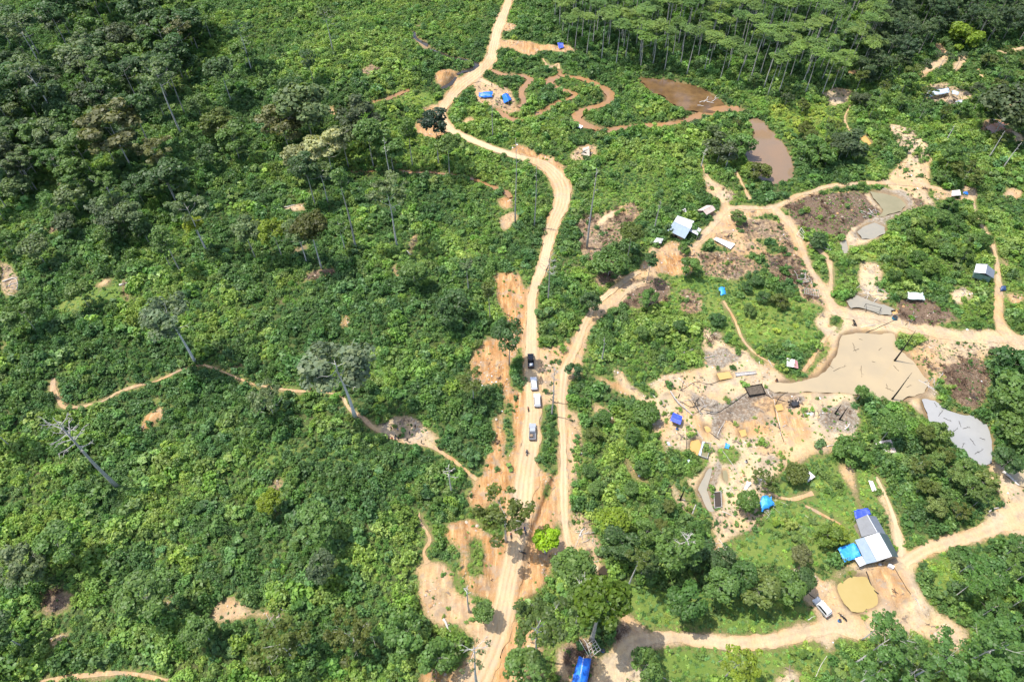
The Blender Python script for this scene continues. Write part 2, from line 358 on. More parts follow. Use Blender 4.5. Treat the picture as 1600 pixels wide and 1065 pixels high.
# water
STREAMS = [
 [(1155,170,14),(1128,170,17),(1100,179,16),(1075,187,13),(1045,193,11),(1005,197,11),(975,200,11),(950,203,12),(925,199,15),(906,191,18),(902,181,18),(915,171,13),(940,164,12),(953,155,13),(951,143,14),(932,132,12),(907,122,10),(876,118,9),(874,110,7)],
 [(874,118,9),(858,126,13),(864,135,12),(885,142,9),(899,147,8),(893,153,8),(870,160,8),(850,172,8),(836,180,9),(815,187,9),(800,187,10),(785,178,9),(770,168,5)],
 [(768,109,7),(785,116,9),(800,117,8),(817,118,8),(829,124,9),(820,134,9),(814,142,9),(816,152,9),(819,160,9),(810,166,7)],
 [(543,267,4),(560,269,5),(585,267,4)],[(622,266,5),(650,270,5),(675,269,5),(725,276,5),(762,288,6),(790,300,9),(798,308,8)],
 [(583,159,5),(600,156,7),(615,150,6),(628,144,5),(640,140,4)],
 [(690,138,5),(705,130,6),(712,120,5)],
 [(672,76,5),(692,84,6),(706,90,6),(722,92,5),(742,98,8),(745,102,9),(738,108,9),(722,112,7),(714,116,5)],
]
POND = {
 'brown': [(1168,188),(1182,182),(1195,192),(1210,210),(1230,232),(1241,262),(1238,278),(1222,286),(1196,288),(1178,270),(1163,242),(1166,224),(1178,208)],
 'swamp': [(998,121),(1030,124),(1062,127),(1092,135),(1112,146),(1134,162),(1120,174),(1090,176),(1064,172),(1042,156),(1012,140)],
 'big': [(1316,524),(1345,519),(1399,520),(1403,542),(1425,560),(1456,600),(1444,612),(1400,627),(1378,624),(1330,614),(1302,611),(1275,613),(1240,612),(1212,614),(1200,606),(1220,598),(1250,596),(1282,586),(1296,568),(1310,548)],
 'grey': [(1437,622),(1460,625),(1480,640),(1520,650),(1547,665),(1552,690),(1550,722),(1540,728),(1515,712),(1495,700),(1480,682),(1450,656)],
 'mud': [(1322,470),(1340,460),(1360,468),(1382,474),(1400,484),(1392,492),(1372,490),(1352,482),(1330,482)],
 'olive': [(1358,298),(1380,300),(1402,306),(1416,318),(1408,330),(1388,335),(1372,342),(1382,326),(1366,310)],
 'olive2': [(1340,362),(1352,352),(1368,348),(1385,356),(1382,366),(1362,372),(1346,374)],
 'mud2': [(1312,378),(1322,375),(1326,395),(1318,398)],
 'yellow': [(1309,917),(1325,905),(1338,900),(1345,897),(1354,898),(1360,912),(1370,924),(1375,940),(1365,945),(1350,948),(1345,955),(1331,955),(1322,945)],
 'pool': [(1099,850),(1107,842),(1122,849),(1114,860),(1102,858)],
 'tan': [(1570,742),(1590,730),(1612,735),(1612,765),(1590,755)],
 'dark': [(639,51),(648,48),(655,60),(668,66),(673,76),(658,78),(652,68)],
 'black': [(933,890),(945,882),(953,892),(950,900),(938,902)],
 'greenpool': [(1129,735),(1136,733),(1137,753),(1130,756)],
 'shade': [(1117,770),(1126,768),(1127,790),(1118,792)],
 'clay1': [(1120,583),(1140,580),(1145,590),(1125,594)],
 'clay2': [(1392,484),(1402,483),(1403,490),(1394,491)],
 'clay3': [(1100,665),(1107,663),(1112,672),(1104,676)],
 'clay4': [(1154,672),(1165,670),(1167,680),(1158,682)],
 'clay5': [(1078,688),(1092,685),(1098,700),(1090,712),(1078,702)],
 'clay6': [(1210,632),(1222,630),(1225,640),(1214,642)],
 'mud4': [(1090,765),(1108,730),(1116,728),(1104,765),(1116,798),(1108,800)],
 'rust': [(1345,203),(1357,217),(1362,224),(1352,228),(1346,218)],
 'pinkmud': [(1538,196),(1560,190),(1575,190),(1570,205),(1548,212)],
}
for l in STREAMS:
    w, D = line_dist(*px_line(l), .3)
    m = D < 0
    bare[w][m] = 1; noveg[w][m] = 1; wet[w][m] = 1; weed[w][m] = 0; brown[w][m] = .3
    m = (D >= 0) & (D < .25)
    noveg[w][m] = 1
for k in POND: WAT(POND[k])

A([(1010,600),(1040,588),(1075,580),(1110,566),(1095,545),(1150,542),(1180,568),(1220,580),(1210,610),(1120,620),(1060,610),(1030,625)],.8,.1,.06,nv=0)
A([(1090,735),(1140,722),(1190,735),(1215,742),(1190,770),(1150,790),(1118,800),(1100,780)],.85,.2,.2,nv=0)
A([(1225,700),(1300,668),(1345,655),(1345,690),(1310,705),(1262,712),(1245,728)],.88,.1,.1,nv=0)
V([(1118,700),(1150,698),(1157,715),(1142,730),(1120,722)],.6)
for k in POND: WAT(POND[k])
mud = np.zeros((RH, RW), np.float32)  # grey-brown mud, plus one tree shadow put into the soil colour
def MUD_SHADOW(l, k=1.0):
    w, m = poly_mask(px_poly(l), .8); mud[w][m & (wet[w] < .5)] = k
MUD_SHADOW([(1215,600),(1250,604),(1262,616),(1230,622),(1195,622),(1165,632),(1140,640),(1130,662),(1122,690),(1112,690),(1114,660),(1108,645),(1125,628),(1165,614)])
MUD_SHADOW([(1140,632),(1175,628),(1200,645),(1190,660),(1160,662),(1135,655)], .7)
MUD_SHADOW([(1085,612),(1110,618),(1130,632),(1128,642),(1100,640),(1082,626)], .9)
MUD_SHADOW([(1288,638),(1325,630),(1352,655),(1340,680),(1305,682),(1275,662)], .8)
MUD_SHADOW([(1095,548),(1140,545),(1160,566),(1130,575),(1100,572)], .8)
MUD_SHADOW([(1090,765),(1105,733),(1125,722),(1130,735),(1115,760),(1125,795),(1112,812),(1098,790)], 1)
MUD_SHADOW([(1190,640),(1215,648),(1225,668),(1200,672),(1180,655)], .5)
MUD_SHADOW([(1330,462),(1360,460),(1405,488),(1398,498),(1350,490),(1325,486)], 1)
MUD_SHADOW([(1360,400),(1385,440),(1400,470),(1372,462),(1350,430)], .4)
MUD_SHADOW([(1355,292),(1415,300),(1428,322),(1392,352),(1370,352),(1340,378),(1330,370),(1350,345),(1385,330)], .7)
MUD_SHADOW([(1400,600),(1450,590),(1480,600),(1470,620),(1440,630)], .5)
MUD_SHADOW([(1358,890),(1395,882),(1412,900),(1418,945),(1395,955),(1378,935),(1366,910)], .35)
MUD_SHADOW([(960,965),(985,975),(1002,990),(985,1005),(962,1000)], .6)  # soil darkened as the huge tree's shadow, painted in
MUD_SHADOW([(1050,690),(1075,712),(1095,722),(1080,738),(1050,715)], .5)
MUD_SHADOW([(1250,640),(1228,650),(1232,625),(1262,622)], .8)
for (u, v, r) in [(1120,720,10),(1180,690,12),(1205,720,9),(1150,600,9),(1070,665,9),(1095,655,8),(1060,700,8),(1240,680,8),(1145,760,8),(1030,655,7)]:
    p = P(u, v); r *= mpp(p); a = [p+Vector((math.cos(k)*r*(1+.4*math.sin(3*k+u)), math.sin(k)*r*.8, 0)) for k in np.linspace(0, 5.6, 8)]
    w, m = poly_mask(a, 1.2); mud[w][m & (wet[w] < .5)] = .7
def blur(a, n=1):
    for _ in range(n):
        a = (a+np.roll(a, 1, 0)+np.roll(a, -1, 0))/3
        a = (a+np.roll(a, 1, 1)+np.roll(a, -1, 1))/3
    return a
# relief of the bare ground: gullies, ditch, heaps, pond beds
rough = blur(bare*(1-roadmask)*(1-wet), 3)
dz += rough*((fbm(GX, GY, 6, 3, 4)-.5)*2.6+np.abs(fbm(GX, GY, 3, 8, 3)-.5)*2.0)
dz += rough*sstep(.45, .15, blur(pale, 3))*(np.abs(fbm(GX+.25*GY, GY*.22, 2.6, 18, 3)-.5)*3.2-.4)
w, D = line_dist(*px_line([(870,735,5),(858,765,5),(848,790,6),(838,815,7),(829,850,8),(820,890,8),(811,925,7),(806,945,4)]), .2)
dz[w] -= sstep(.5, -.4, D)*1.6
w, D = line_dist(*px_line([(705,832,4),(722,850,4),(735,872,4),(745,905,4)]), .5)
dz[w] += sstep(3.5, 0, D)*1.2
for (u, v, r, h) in [(695,121,14,2.0),(866,252,10,1.2),(240,655,14,1.5),(660,192,10,1.0),(1290,660,14,.9),(1240,600,8,.6)]:
    p = P(u, v); d = np.hypot(GX-p.x, GY-p.y); dz += np.exp(-(d/(r*mpp(p)))**2)*h*(.7+.6*fbm(GX, GY, 3, 4, 2))
wetb = blur(wet, 2)
dz = dz*(1-sstep(.1, .6, wetb)) - sstep(.25, .9, wetb)*.7 - sstep(0, .3, wetb)*.15
dz = dz*(1-roadmask*.85*(1-wet))
bareS = blur(bare, 3); brownS = blur(brown, 2); grassS = blur(grass, 3); paleS = blur(pale, 2); wetS = np.maximum(wetb, blur(wet, 10)*.9); mudS = blur(mud, 2); edgeS = blur(bare, 9)
def samp(a, x, y):
    fx = np.clip((np.asarray(x, float)-RX0)/RS-.5, 0, RW-1.01); fy = np.clip((np.asarray(y, float)-RY0)/RS-.5, 0, RH-1.01)
    i = fx.astype(int); j = fy.astype(int); fx = fx-i; fy = fy-j
    return (a[j, i]*(1-fx)+a[j, i+1]*fx)*(1-fy)+(a[j+1, i]*(1-fx)+a[j+1, i+1]*fx)*fy
def ground_z(x, y): return hills(x, y)+samp(dz, x, y)
def G(p):
    """the same point, set on the finished ground"""
    q = Vector(p); q.z = float(ground_z(np.array([q.x]), np.array([q.y]))[0]); return q
# ---------------------------------------------------------------- materials
class NT:
    def __init__(s, name):
        s.m = bpy.data.materials.new(name); s.m.use_nodes = True; s.t = s.m.node_tree; s.t.nodes.clear()
        s.out = s.n('ShaderNodeOutputMaterial')
    def n(s, typ, **kw):
        x = s.t.nodes.new(typ)
        for k, v in kw.items(): setattr(x, k, v)
        return x
    def l(s, a, b): s.t.links.new(a, b)
    def v(s, sock, val):
        if hasattr(val, 'is_linked'): s.l(val, sock)
        elif isinstance(val, (tuple, list)): sock.default_value = tuple(val)+((1,) if len(val) == 3 and len(sock.default_value) == 4 else ())
        else: sock.default_value = val
    def math(s, op, a, b=None, clamp=False):
        x = s.n('ShaderNodeMath', operation=op, use_clamp=clamp); s.v(x.inputs[0], a)
        if b is not None: s.v(x.inputs[1], b)
        return x.outputs[0]
    def mix(s, f, a, b, mode='MIX'):
        x = s.n('ShaderNodeMix', data_type='RGBA', blend_type=mode); s.v(x.inputs[0], f); s.v(x.inputs[6], a); s.v(x.inputs[7], b)
        return x.outputs[2]
    def ramp(s, f, lo, hi):
        x = s.n('ShaderNodeMapRange'); x.interpolation_type = 'SMOOTHSTEP'; s.v(x.inputs[0], f); x.inputs[1].default_value = lo; x.inputs[2].default_value = hi
        return x.outputs[0]
    def noise(s, sc, det=3, co=None, rough=.55):
        x = s.n('ShaderNodeTexNoise'); x.inputs['Scale'].default_value = sc; x.inputs['Detail'].default_value = det; x.inputs['Roughness'].default_value = rough
        if co is not None: s.l(co, x.inputs['Vector'])
        return x.outputs[0]
    def pos(s): return s.n('ShaderNodeNewGeometry').outputs['Position']
    def obj(s): return s.n('ShaderNodeTexCoord').outputs['Object']
    def attr(s, name, typ='GEOMETRY', out='Fac'):
        return s.n('ShaderNodeAttribute', attribute_name=name, attribute_type=typ).outputs[out]
    def bump(s, h, st, d=.1):
        x = s.n('ShaderNodeBump'); x.inputs['Strength'].default_value = st; x.inputs['Distance'].default_value = d; s.l(h, x.inputs['Height']); return x.outputs[0]
    def bsdf(s, col, rough=.8, spec=.3, metal=0, nor=None):
        b = s.n('ShaderNodeBsdfPrincipled'); s.v(b.inputs['Base Color'], col); s.v(b.inputs['Roughness'], rough)
        b.inputs['Specular IOR Level'].default_value = spec; b.inputs['Metallic'].default_value = metal
        if nor is not None: s.l(nor, b.inputs['Normal'])
        return b
    def done(s, sh): s.l(sh.outputs[0] if hasattr(sh, 'outputs') else sh, s.out.inputs[0]); return s.m

def soil_mat(name='soil'):
    t = NT(name); p = t.pos()
    n1 = t.noise(.12, 4, p); n2 = t.noise(.9, 4, p); n3 = t.noise(4, 3, p); n4 = t.noise(.045, 3, p); n5 = t.noise(1.6, 6, p, .72); n6 = t.noise(.22, 5, p, .65); n8 = t.noise(.31, 6, p, .7)
    bare = t.attr('bare'); pal = t.attr('pale'); br = t.attr('brown'); gr = t.attr('grass'); wt = t.attr('wet'); md = t.attr('mud'); ed = t.attr('edge'); tr = t.attr('track')
    pf = t.math('ADD', pal, t.math('MULTIPLY', t.math('SUBTRACT', n1, .5), .65))
    pf = t.math('ADD', pf, t.math('MULTIPLY', t.math('SUBTRACT', n2, .5), .4), True)
    sc_ = t.n('ShaderNodeMapping'); sc_.inputs['Scale'].default_value = (1.1, .13, 1); t.l(p, sc_.inputs[0]); n7 = t.noise(1.0, 4, sc_.outputs[0], .6)
    clay = t.mix(t.ramp(n7, .36, .64), (.29, .125, .033), (.43, .23, .082))
    clay = t.mix(t.math('MULTIPLY', t.ramp(n7, .55, .68), .6), clay, (0.542, 0.378, 0.215))
    sand = t.mix(t.ramp(n6, .40, .60), (.52, .41, .235), (.42, .355, .255))
    sand = t.mix(t.math('MULTIPLY', t.ramp(n4, .50, .62), .6), sand, (0.490, 0.310, 0.146))
    soil = t.mix(pf, clay, sand)
    soil = t.mix(t.math('MULTIPLY', t.ramp(n2, .52, .75), .35), soil, (0.284, 0.181, 0.103))
    soil = t.mix(t.math('MULTIPLY', t.ramp(n3, .5, .8), .3), soil, (0.568, 0.482, 0.361))
    soil = t.mix(t.math('MULTIPLY', t.ramp(n5, .48, .7), .6), soil, (0.292, 0.181, 0.090))
    soil = t.mix(t.math('MULTIPLY', t.ramp(n8, .52, .62), .65), soil, (0.284, 0.224, 0.159))
    soil = t.mix(t.math('MULTIPLY', tr, .8), soil, (.52, .41, .26))
    debris = t.mix(t.ramp(n3, .35, .65), (0.073, 0.045, 0.029), (0.189, 0.133, 0.090))
    debris = t.mix(t.ramp(n5, .56, .72), debris, (0.284, 0.241, 0.189))
    mcol = t.mix(t.ramp(n5, .38, .62), (.17, .128, .085), (.30, .265, .215))
    soil = t.mix(t.ramp(t.math('ADD', md, t.math('MULTIPLY', t.math('SUBTRACT', n8, .5), 1.1)), .25, .75), soil, mcol)
    bm = t.ramp(t.math('ADD', br, t.math('MULTIPLY', t.math('SUBTRACT', n2, .5), .9)), .3, .75)
    soil = t.mix(bm, soil, debris)
    floor = t.mix(t.ramp(n2, .3, .7), (.04, .062, .02), (.09, .115, .035))
    floor = t.mix(t.ramp(n1, .55, .75), floor, (.12, .10, .05))
    gcol = t.mix(t.ramp(n1, .3, .7), (.10, .17, .03), (.17, .205, .05))
    gcol = t.mix(t.math('MULTIPLY', t.ramp(n3, .45, .7), .5), gcol, (.045, .075, .018))
    floor = t.mix(t.ramp(t.math('ADD', gr, t.math('MULTIPLY', t.math('SUBTRACT', n2, .5), .6)), .3, .6), floor, gcol)
    dry = t.mix(t.ramp(n3, .4, .65), (.085, .10, .03), (.20, .17, .075))
    soil = t.mix(t.math('MULTIPLY', t.ramp(t.math('ADD', ed, t.math('MULTIPLY', t.math('SUBTRACT', n5, .5), 1.3)), .82, .45), .85), soil, dry)
    floor = t.mix(t.ramp(t.math('ADD', ed, t.math('MULTIPLY', t.math('SUBTRACT', n2, .5), .4)), .08, .3), floor, t.mix(t.ramp(n5, .4, .6), gcol, dry))
    k = t.ramp(t.math('ADD', bare, t.math('MULTIPLY', t.math('SUBTRACT', n2, .5), .8)), .38, .62)
    col = t.mix(k, floor, soil)
    damp = t.ramp(wt, .04, .4)
    col = t.mix(t.math('MULTIPLY', damp, .6), col, (.16, .105, .055))
    h = t.math('ADD', t.math('MULTIPLY', n2, .7), t.math('MULTIPLY', n3, .4))
    b = t.bsdf(col, .92, .15, nor=t.bump(h, .8, .35))
    return t.done(b)
SOIL = soil_mat()

def foliage_mat(name, transl=.33, rough=.5):
    t = NT(name)
    oi = t.n('ShaderNodeObjectInfo'); f = t.attr('inst', 'INSTANCER'); c = t.attr('tint', 'INSTANCER', 'Color')
    base = t.mix(f, oi.outputs['Color'], c)
    lv = t.attr('lv'); hv = t.attr('hv')
    k = t.n('ShaderNodeMapRange'); t.l(lv, k.inputs[0]); k.inputs[3].default_value = .6; k.inputs[4].default_value = 1.4
    col = t.mix(1.0, base, k.outputs[0], 'MULTIPLY')
    yel = t.mix(1.0, base, (1.6, 1.4, 1.0), 'MULTIPLY')
    col = t.mix(t.math('MULTIPLY', t.ramp(hv, .6, 1.0), .6), col, yel)
    b = t.bsdf(col, rough, .35)
    tl = t.n('ShaderNodeBsdfTranslucent'); t.l(t.mix(1.0, col, (1.25, 1.35, .55), 'MULTIPLY'), tl.inputs[0])
    mx = t.n('ShaderNodeMixShader'); mx.inputs[0].default_value = transl
    t.l(b.outputs[0], mx.inputs[1]); t.l(tl.outputs[0], mx.inputs[2])
    return t.done(mx.outputs[0])
LEAF = foliage_mat('foliage')

def simple(name, col, rough=.7, spec=.3, var=.25, sc=1.5, metal=0, dirt=None, bump=0, objcol=False):
    t = NT(name); p = t.pos()
    n = t.noise(sc, 4, p)
    if objcol: col = t.n('ShaderNodeObjectInfo').outputs['Color']
    k = t.n('ShaderNodeMapRange'); t.l(n, k.inputs[0]); k.inputs[1].default_value = .25; k.inputs[2].default_value = .75; k.inputs[3].default_value = 1-var; k.inputs[4].default_value = 1+var
    c = t.mix(1.0, col, k.outputs[0], 'MULTIPLY')
    if dirt:
        n2 = t.noise(.7, 5, p, .7); c = t.mix(t.math('MULTIPLY', t.ramp(n2, .5, .75), dirt[1]), c, dirt[0])
    return t.done(t.bsdf(c, rough, spec, metal, t.bump(n, bump, .05) if bump else None))
BARK = simple('bark', (.2, .18, .15), .85, .2, .35, 2, objcol=True)
WOOD = simple('grey_wood', (.37, .345, .32), .85, .2, .35, 3)
BLACKWOOD = simple('charred_wood', (.02, .018, .016), .8, .3, .4, 3)
PALEWOOD = simple('bleached_wood', (.52, .48, .43), .85, .2, .25, 3)
METALD = simple('dark_metal', (.03, .03, .032), .5, .4, .3, 3)
PIPE = simple('hose', (.02, .02, .02), .6, .3)
RUBBER = simple('rubber', (.012, .012, .012), .8, .3)

def water_mat(name, c1, c2, rough=.12, sc=.25, spec=.5):
    t = NT(name); p = t.pos()
    n = t.noise(sc, 5, p, .62); n2 = t.noise(.06, 3, p)
    f = t.math('ADD', t.math('MULTIPLY', t.ramp(n, .35, .65), .5), t.math('MULTIPLY', t.ramp(n2, .35, .65), .5))
    col = t.mix(f, c1, c2)
    rip = t.noise(2.5, 2, p)
    return t.done(t.bsdf(col, rough, spec, nor=t.bump(rip, .05, .05)))
WATER = {
 'orange': water_mat('orange_water', (0.323, 0.171, 0.071), (0.237, 0.138, 0.067)),
 'dark': water_mat('dark_water', (0.033, 0.030, 0.028), (0.057, 0.043, 0.028), .05),
 'brown': water_mat('brown_water', (0.223, 0.142, 0.081), (0.190, 0.133, 0.085), .08, .1),
 'swamp': water_mat('swamp_water', (.085, .05, .024), (.17, .10, .042), .1, .3),
 'beige': water_mat('beige_water', (.38, .295, .175), (.31, .25, .16), .08, .09),
 'grey': water_mat('grey_water', (0.257, 0.257, 0.247), (0.304, 0.299, 0.285), .2, .15),
 'mud': water_mat('mud_water', (0.247, 0.228, 0.180), (0.294, 0.257, 0.190), .25, .4),
 'olive': water_mat('olive_water', (0.199, 0.176, 0.095), (0.247, 0.214, 0.123), .12, .2),
 'yellow': water_mat('yellow_water', (0.351, 0.261, 0.090), (0.380, 0.290, 0.114), .14, .2),
 'clay': water_mat('clay_water', (0.494, 0.275, 0.081), (0.475, 0.314, 0.123), .2, .5),
 'rust': water_mat('rust_water', (0.247, 0.095, 0.038), (0.314, 0.162, 0.085), .2, .6),
}

# ---------------------------------------------------------------- helpers for objects
def tag(o, label=None, cat=None, group=None, kind=None):
    if label: o['label'] = label
    if cat: o['category'] = cat
    if group: o['group'] = group
    if kind: o['kind'] = kind
    return o
def empty(name, loc, label=None, cat=None, group=None, rz=0):
    o = bpy.data.objects.new(name, None); COL.objects.link(o); o.location = loc; o.rotation_euler = (0, 0, rz)
    o.empty_display_size = .5
    return tag(o, label, cat, group)
def npmesh(name, verts, quads, mat=None, attrs=(), smooth=False):
    """verts (n,3), quads (m,3|4) -> mesh"""
    me = bpy.data.meshes.new(name); verts = np.asarray(verts, np.float32); quads = np.asarray(quads, np.int32)
    m, k = quads.shape
    me.vertices.add(len(verts)); me.vertices.foreach_set('co', verts.ravel())
    me.loops.add(m*k); me.loops.foreach_set('vertex_index', quads.ravel())
    me.polygons.add(m); me.polygons.foreach_set('loop_start', np.arange(0, m*k, k, dtype=np.int32))
    if smooth: me.polygons.foreach_set('use_smooth', np.ones(m, bool))
    for an, av in attrs:
        a = me.attributes.new(an, 'FLOAT', 'POINT'); a.data.foreach_set('value', np.asarray(av, np.float32).ravel())
    me.update(calc_edges=True); me.validate()
    if mat: me.materials.append(mat)
    return me
def link(name, me, parent=None):
    o = bpy.data.objects.new(name, me); COL.objects.link(o)
    if parent: o.parent = parent
    return o
def frame_of(d):
    d = Vector(d).normalized(); a = Vector((0, 0, 1)) if abs(d.z) < .9 else Vector((1, 0, 0))
    u = d.cross(a).normalized(); return u, d.cross(u).normalized()
class MB:
    """collects simple shapes, then links them as ONE mesh object"""
    def __init__(s): s.v = []; s.f = []; s.mi = []
    def add(s, vs, fs, m=0):
        b = len(s.v); s.v += [Vector(v) for v in vs]; s.f += [tuple(i+b for i in f) for f in fs]; s.mi += [m]*len(fs)
    def box(s, c, size, rz=0, m=0, taper=1.0, M=None):
        hx, hy, hz = [q/2 for q in size]; c = Vector(c); vs = []
        for z in (-1, 1):
            k = 1 if z < 0 else taper
            for x, y in ((-1, -1), (1, -1), (1, 1), (-1, 1)):
                q = Vector((x*hx*k, y*hy*k, z*hz)); q = Matrix.Rotation(rz, 3, 'Z') @ q
                if M: q = M @ q
                vs.append(c+q)
        s.add(vs, [(3, 2, 1, 0), (4, 5, 6, 7), (0, 1, 5, 4), (1, 2, 6, 5), (2, 3, 7, 6), (3, 0, 4, 7)], m)
    def tube(s, pts, rad, n=6, m=0, cap=True):
        pts = [Vector(p) for p in pts]
        if not isinstance(rad, (list, tuple)): rad = [rad]*len(pts)
        vs = []; fs = []
        for k, p in enumerate(pts):
            d = pts[min(k+1, len(pts)-1)]-pts[max(k-1, 0)]
            if d.length < 1e-6: d = Vector((0, 0, 1))
            u, w = frame_of(d)
            for i in range(n):
                a = 2*math.pi*i/n; vs.append(p+(u*math.cos(a)+w*math.sin(a))*rad[k])
        for k in range(len(pts)-1):
            for i in range(n):
                fs.append((k*n+i, k*n+(i+1) % n, (k+1)*n+(i+1) % n, (k+1)*n+i))
        if cap:
            fs.append(tuple(range(n))[::-1]); fs.append(tuple((len(pts)-1)*n+i for i in range(n)))
        s.add(vs, fs, m)
    def bar(s, a, b, w=.08, m=0): s.tube([a, b], w/2, 4, m)
    def ring(s, c, axis, R_, r, n=14, k=6, m=0):
        u, w = frame_of(axis); ax = Vector(axis).normalized(); c = Vector(c); vs = []; fs = []
        for i in range(n):
            a = 2*math.pi*i/n; e = u*math.cos(a)+w*math.sin(a)
            for j in range(k):
                b = 2*math.pi*j/k; vs.append(c+e*(R_+r*math.cos(b))+ax*r*math.sin(b))
        for i in range(n):
            for j in range(k):
                fs.append((i*k+j, ((i+1) % n)*k+j, ((i+1) % n)*k+(j+1) % k, i*k+(j+1) % k))
        s.add(vs, fs, m)
    def disc(s, c, axis, R_, th, n=14, m=0):
        ax = Vector(axis).normalized()*th/2; s.tube([Vector(c)-ax, Vector(c)+ax], R_, n, m)
    def sheet(s, a, b, c, d, th=.05, nu=1, nv=1, amp=0, per=1, m=0, sag=0, rag=0, seed=0):
        """thick sheet on corners a b c d (a->b is u, a->d is v); amp/per: corrugation across u; sag and ragged edge for tarps"""
        a, b, c, d = map(Vector, (a, b, c, d)); rs = random.Random(seed)
        nrm = (b-a).cross(d-a).normalized()
        if nrm.z < 0: nrm = -nrm
        top = []; ul = (b-a).length
        for j in range(nv+1):
            for i in range(nu+1):
                u, v = i/nu, j/nv
                p = (a*(1-u)+b*u)*(1-v)+(d*(1-u)+c*u)*v
                if amp: p = p+nrm*amp*(1 if i % 2 else -1)
                if sag: p = p-Vector((0, 0, 1))*sag*(math.sin(math.pi*u)*math.sin(math.pi*v))+nrm*rs.uniform(-1, 1)*sag*.35
                if rag and (i in (0, nu) or j in (0, nv)): p = p+Vector((rs.uniform(-1, 1), rs.uniform(-1, 1), rs.uniform(-.4, .2)))*rag
                top.append(p)
        bot = [p-nrm*th for p in top]; N = len(top); W_ = nu+1; fs = []
        for j in range(nv):
            for i in range(nu):
                q = (j*W_+i, j*W_+i+1, (j+1)*W_+i+1, (j+1)*W_+i); fs.append(q); fs.append(tuple(N+k for k in q[::-1]))
        rim = [i for i in range(W_)]+[j*W_+nu for j in range(1, nv+1)]+[nv*W_+i for i in range(nu-1, -1, -1)]+[j*W_ for j in range(nv-1, 0, -1)]
        for k in range(len(rim)):
            i, j = rim[k], rim[(k+1) % len(rim)]; fs.append((i, N+i, N+j, j))
        s.add(top+bot, fs, m)
    def build(s, name, mat, parent=None, smooth=False, col=None, bevel=0):
        org = Vector((0, 0, 0))
        if parent is not None:
            q = parent
            while q is not None:
                if not q.get('_local'): org = org+Vector(q.location)
                q = q.parent
        me = bpy.data.meshes.new(name); me.from_pydata([v-org for v in s.v], [], s.f)
        bm = bmesh.new(); bm.from_mesh(me); bmesh.ops.recalc_face_normals(bm, faces=bm.faces)
        if bevel: bmesh.ops.bevel(bm, geom=list(bm.edges), offset=bevel, segments=2, affect='EDGES', clamp_overlap=True)
        bm.to_mesh(me); bm.free()
        mats = mat if isinstance(mat, (list, tuple)) else [mat]
        for x in mats: me.materials.append(x)
        if not bevel: me.polygons.foreach_set('material_index', s.mi)
        if smooth: me.polygons.foreach_set('use_smooth', [True]*len(me.polygons))
        o = link(name, me, parent)
        if col: o.color = tuple(col)+(1,)
        return o

# ---------------------------------------------------------------- ground sheet
def axis(segs):
    out = []
    for a, b, st in segs:
        n = max(1, int(round((b-a)/st))); out += list(np.linspace(a, b, n, endpoint=False))
    out.append(segs[-1][1]); return np.array(out)
ax = axis([(-4000, -1200, 400), (-1200, -400, 100), (-400, -340, 12), (-340, -60, 1.0), (-60, -30, .6), (-30, 45, .45), (45, 190, .7), (190, 340, 1.0), (340, 400, 12), (400, 1200, 100), (1200, 4000, 400)])
ay = axis([(-1500, -300, 150), (-300, -6, 25), (-6, 30, 2), (30, 150, .55), (150, 260, .75), (260, 480, 1.0), (480, 540, 8), (540, 1200, 60), (1200, 6000, 400)])
mx_, my_ = np.meshgrid(ax, ay); fx_, fy_ = mx_.ravel(), my_.ravel()
inside = ((fx_ > RX0+1) & (fx_ < RX0+RW*RS-1) & (fy_ > RY0+1) & (fy_ < RY0+RH*RS-1)).astype(float)
gz = ground_z(fx_, fy_)
gz = np.where(inside > 0, gz, hills(fx_, fy_))
nx_, ny_ = len(ax), len(ay)
idx = np.arange(nx_*ny_).reshape(ny_, nx_)
quads = np.stack([idx[:-1, :-1], idx[:-1, 1:], idx[1:, 1:], idx[1:, :-1]], -1).reshape(-1, 4)
me = npmesh('ground', np.stack([fx_, fy_, gz], 1), quads, SOIL,
            [('bare', samp(bareS, fx_, fy_)*inside), ('pale', samp(paleS, fx_, fy_)), ('brown', samp(brownS, fx_, fy_)*inside),
             ('grass', samp(grassS, fx_, fy_)*inside), ('wet', samp(wetS, fx_, fy_)*inside), ('mud', samp(mudS, fx_, fy_)*inside), ('edge', samp(edgeS, fx_, fy_)*inside), ('track', np.zeros(len(fx_)))], True)
tag(link('ground', me), 'rolling forest ground with bare orange clay and pale sand', 'ground', kind='structure')

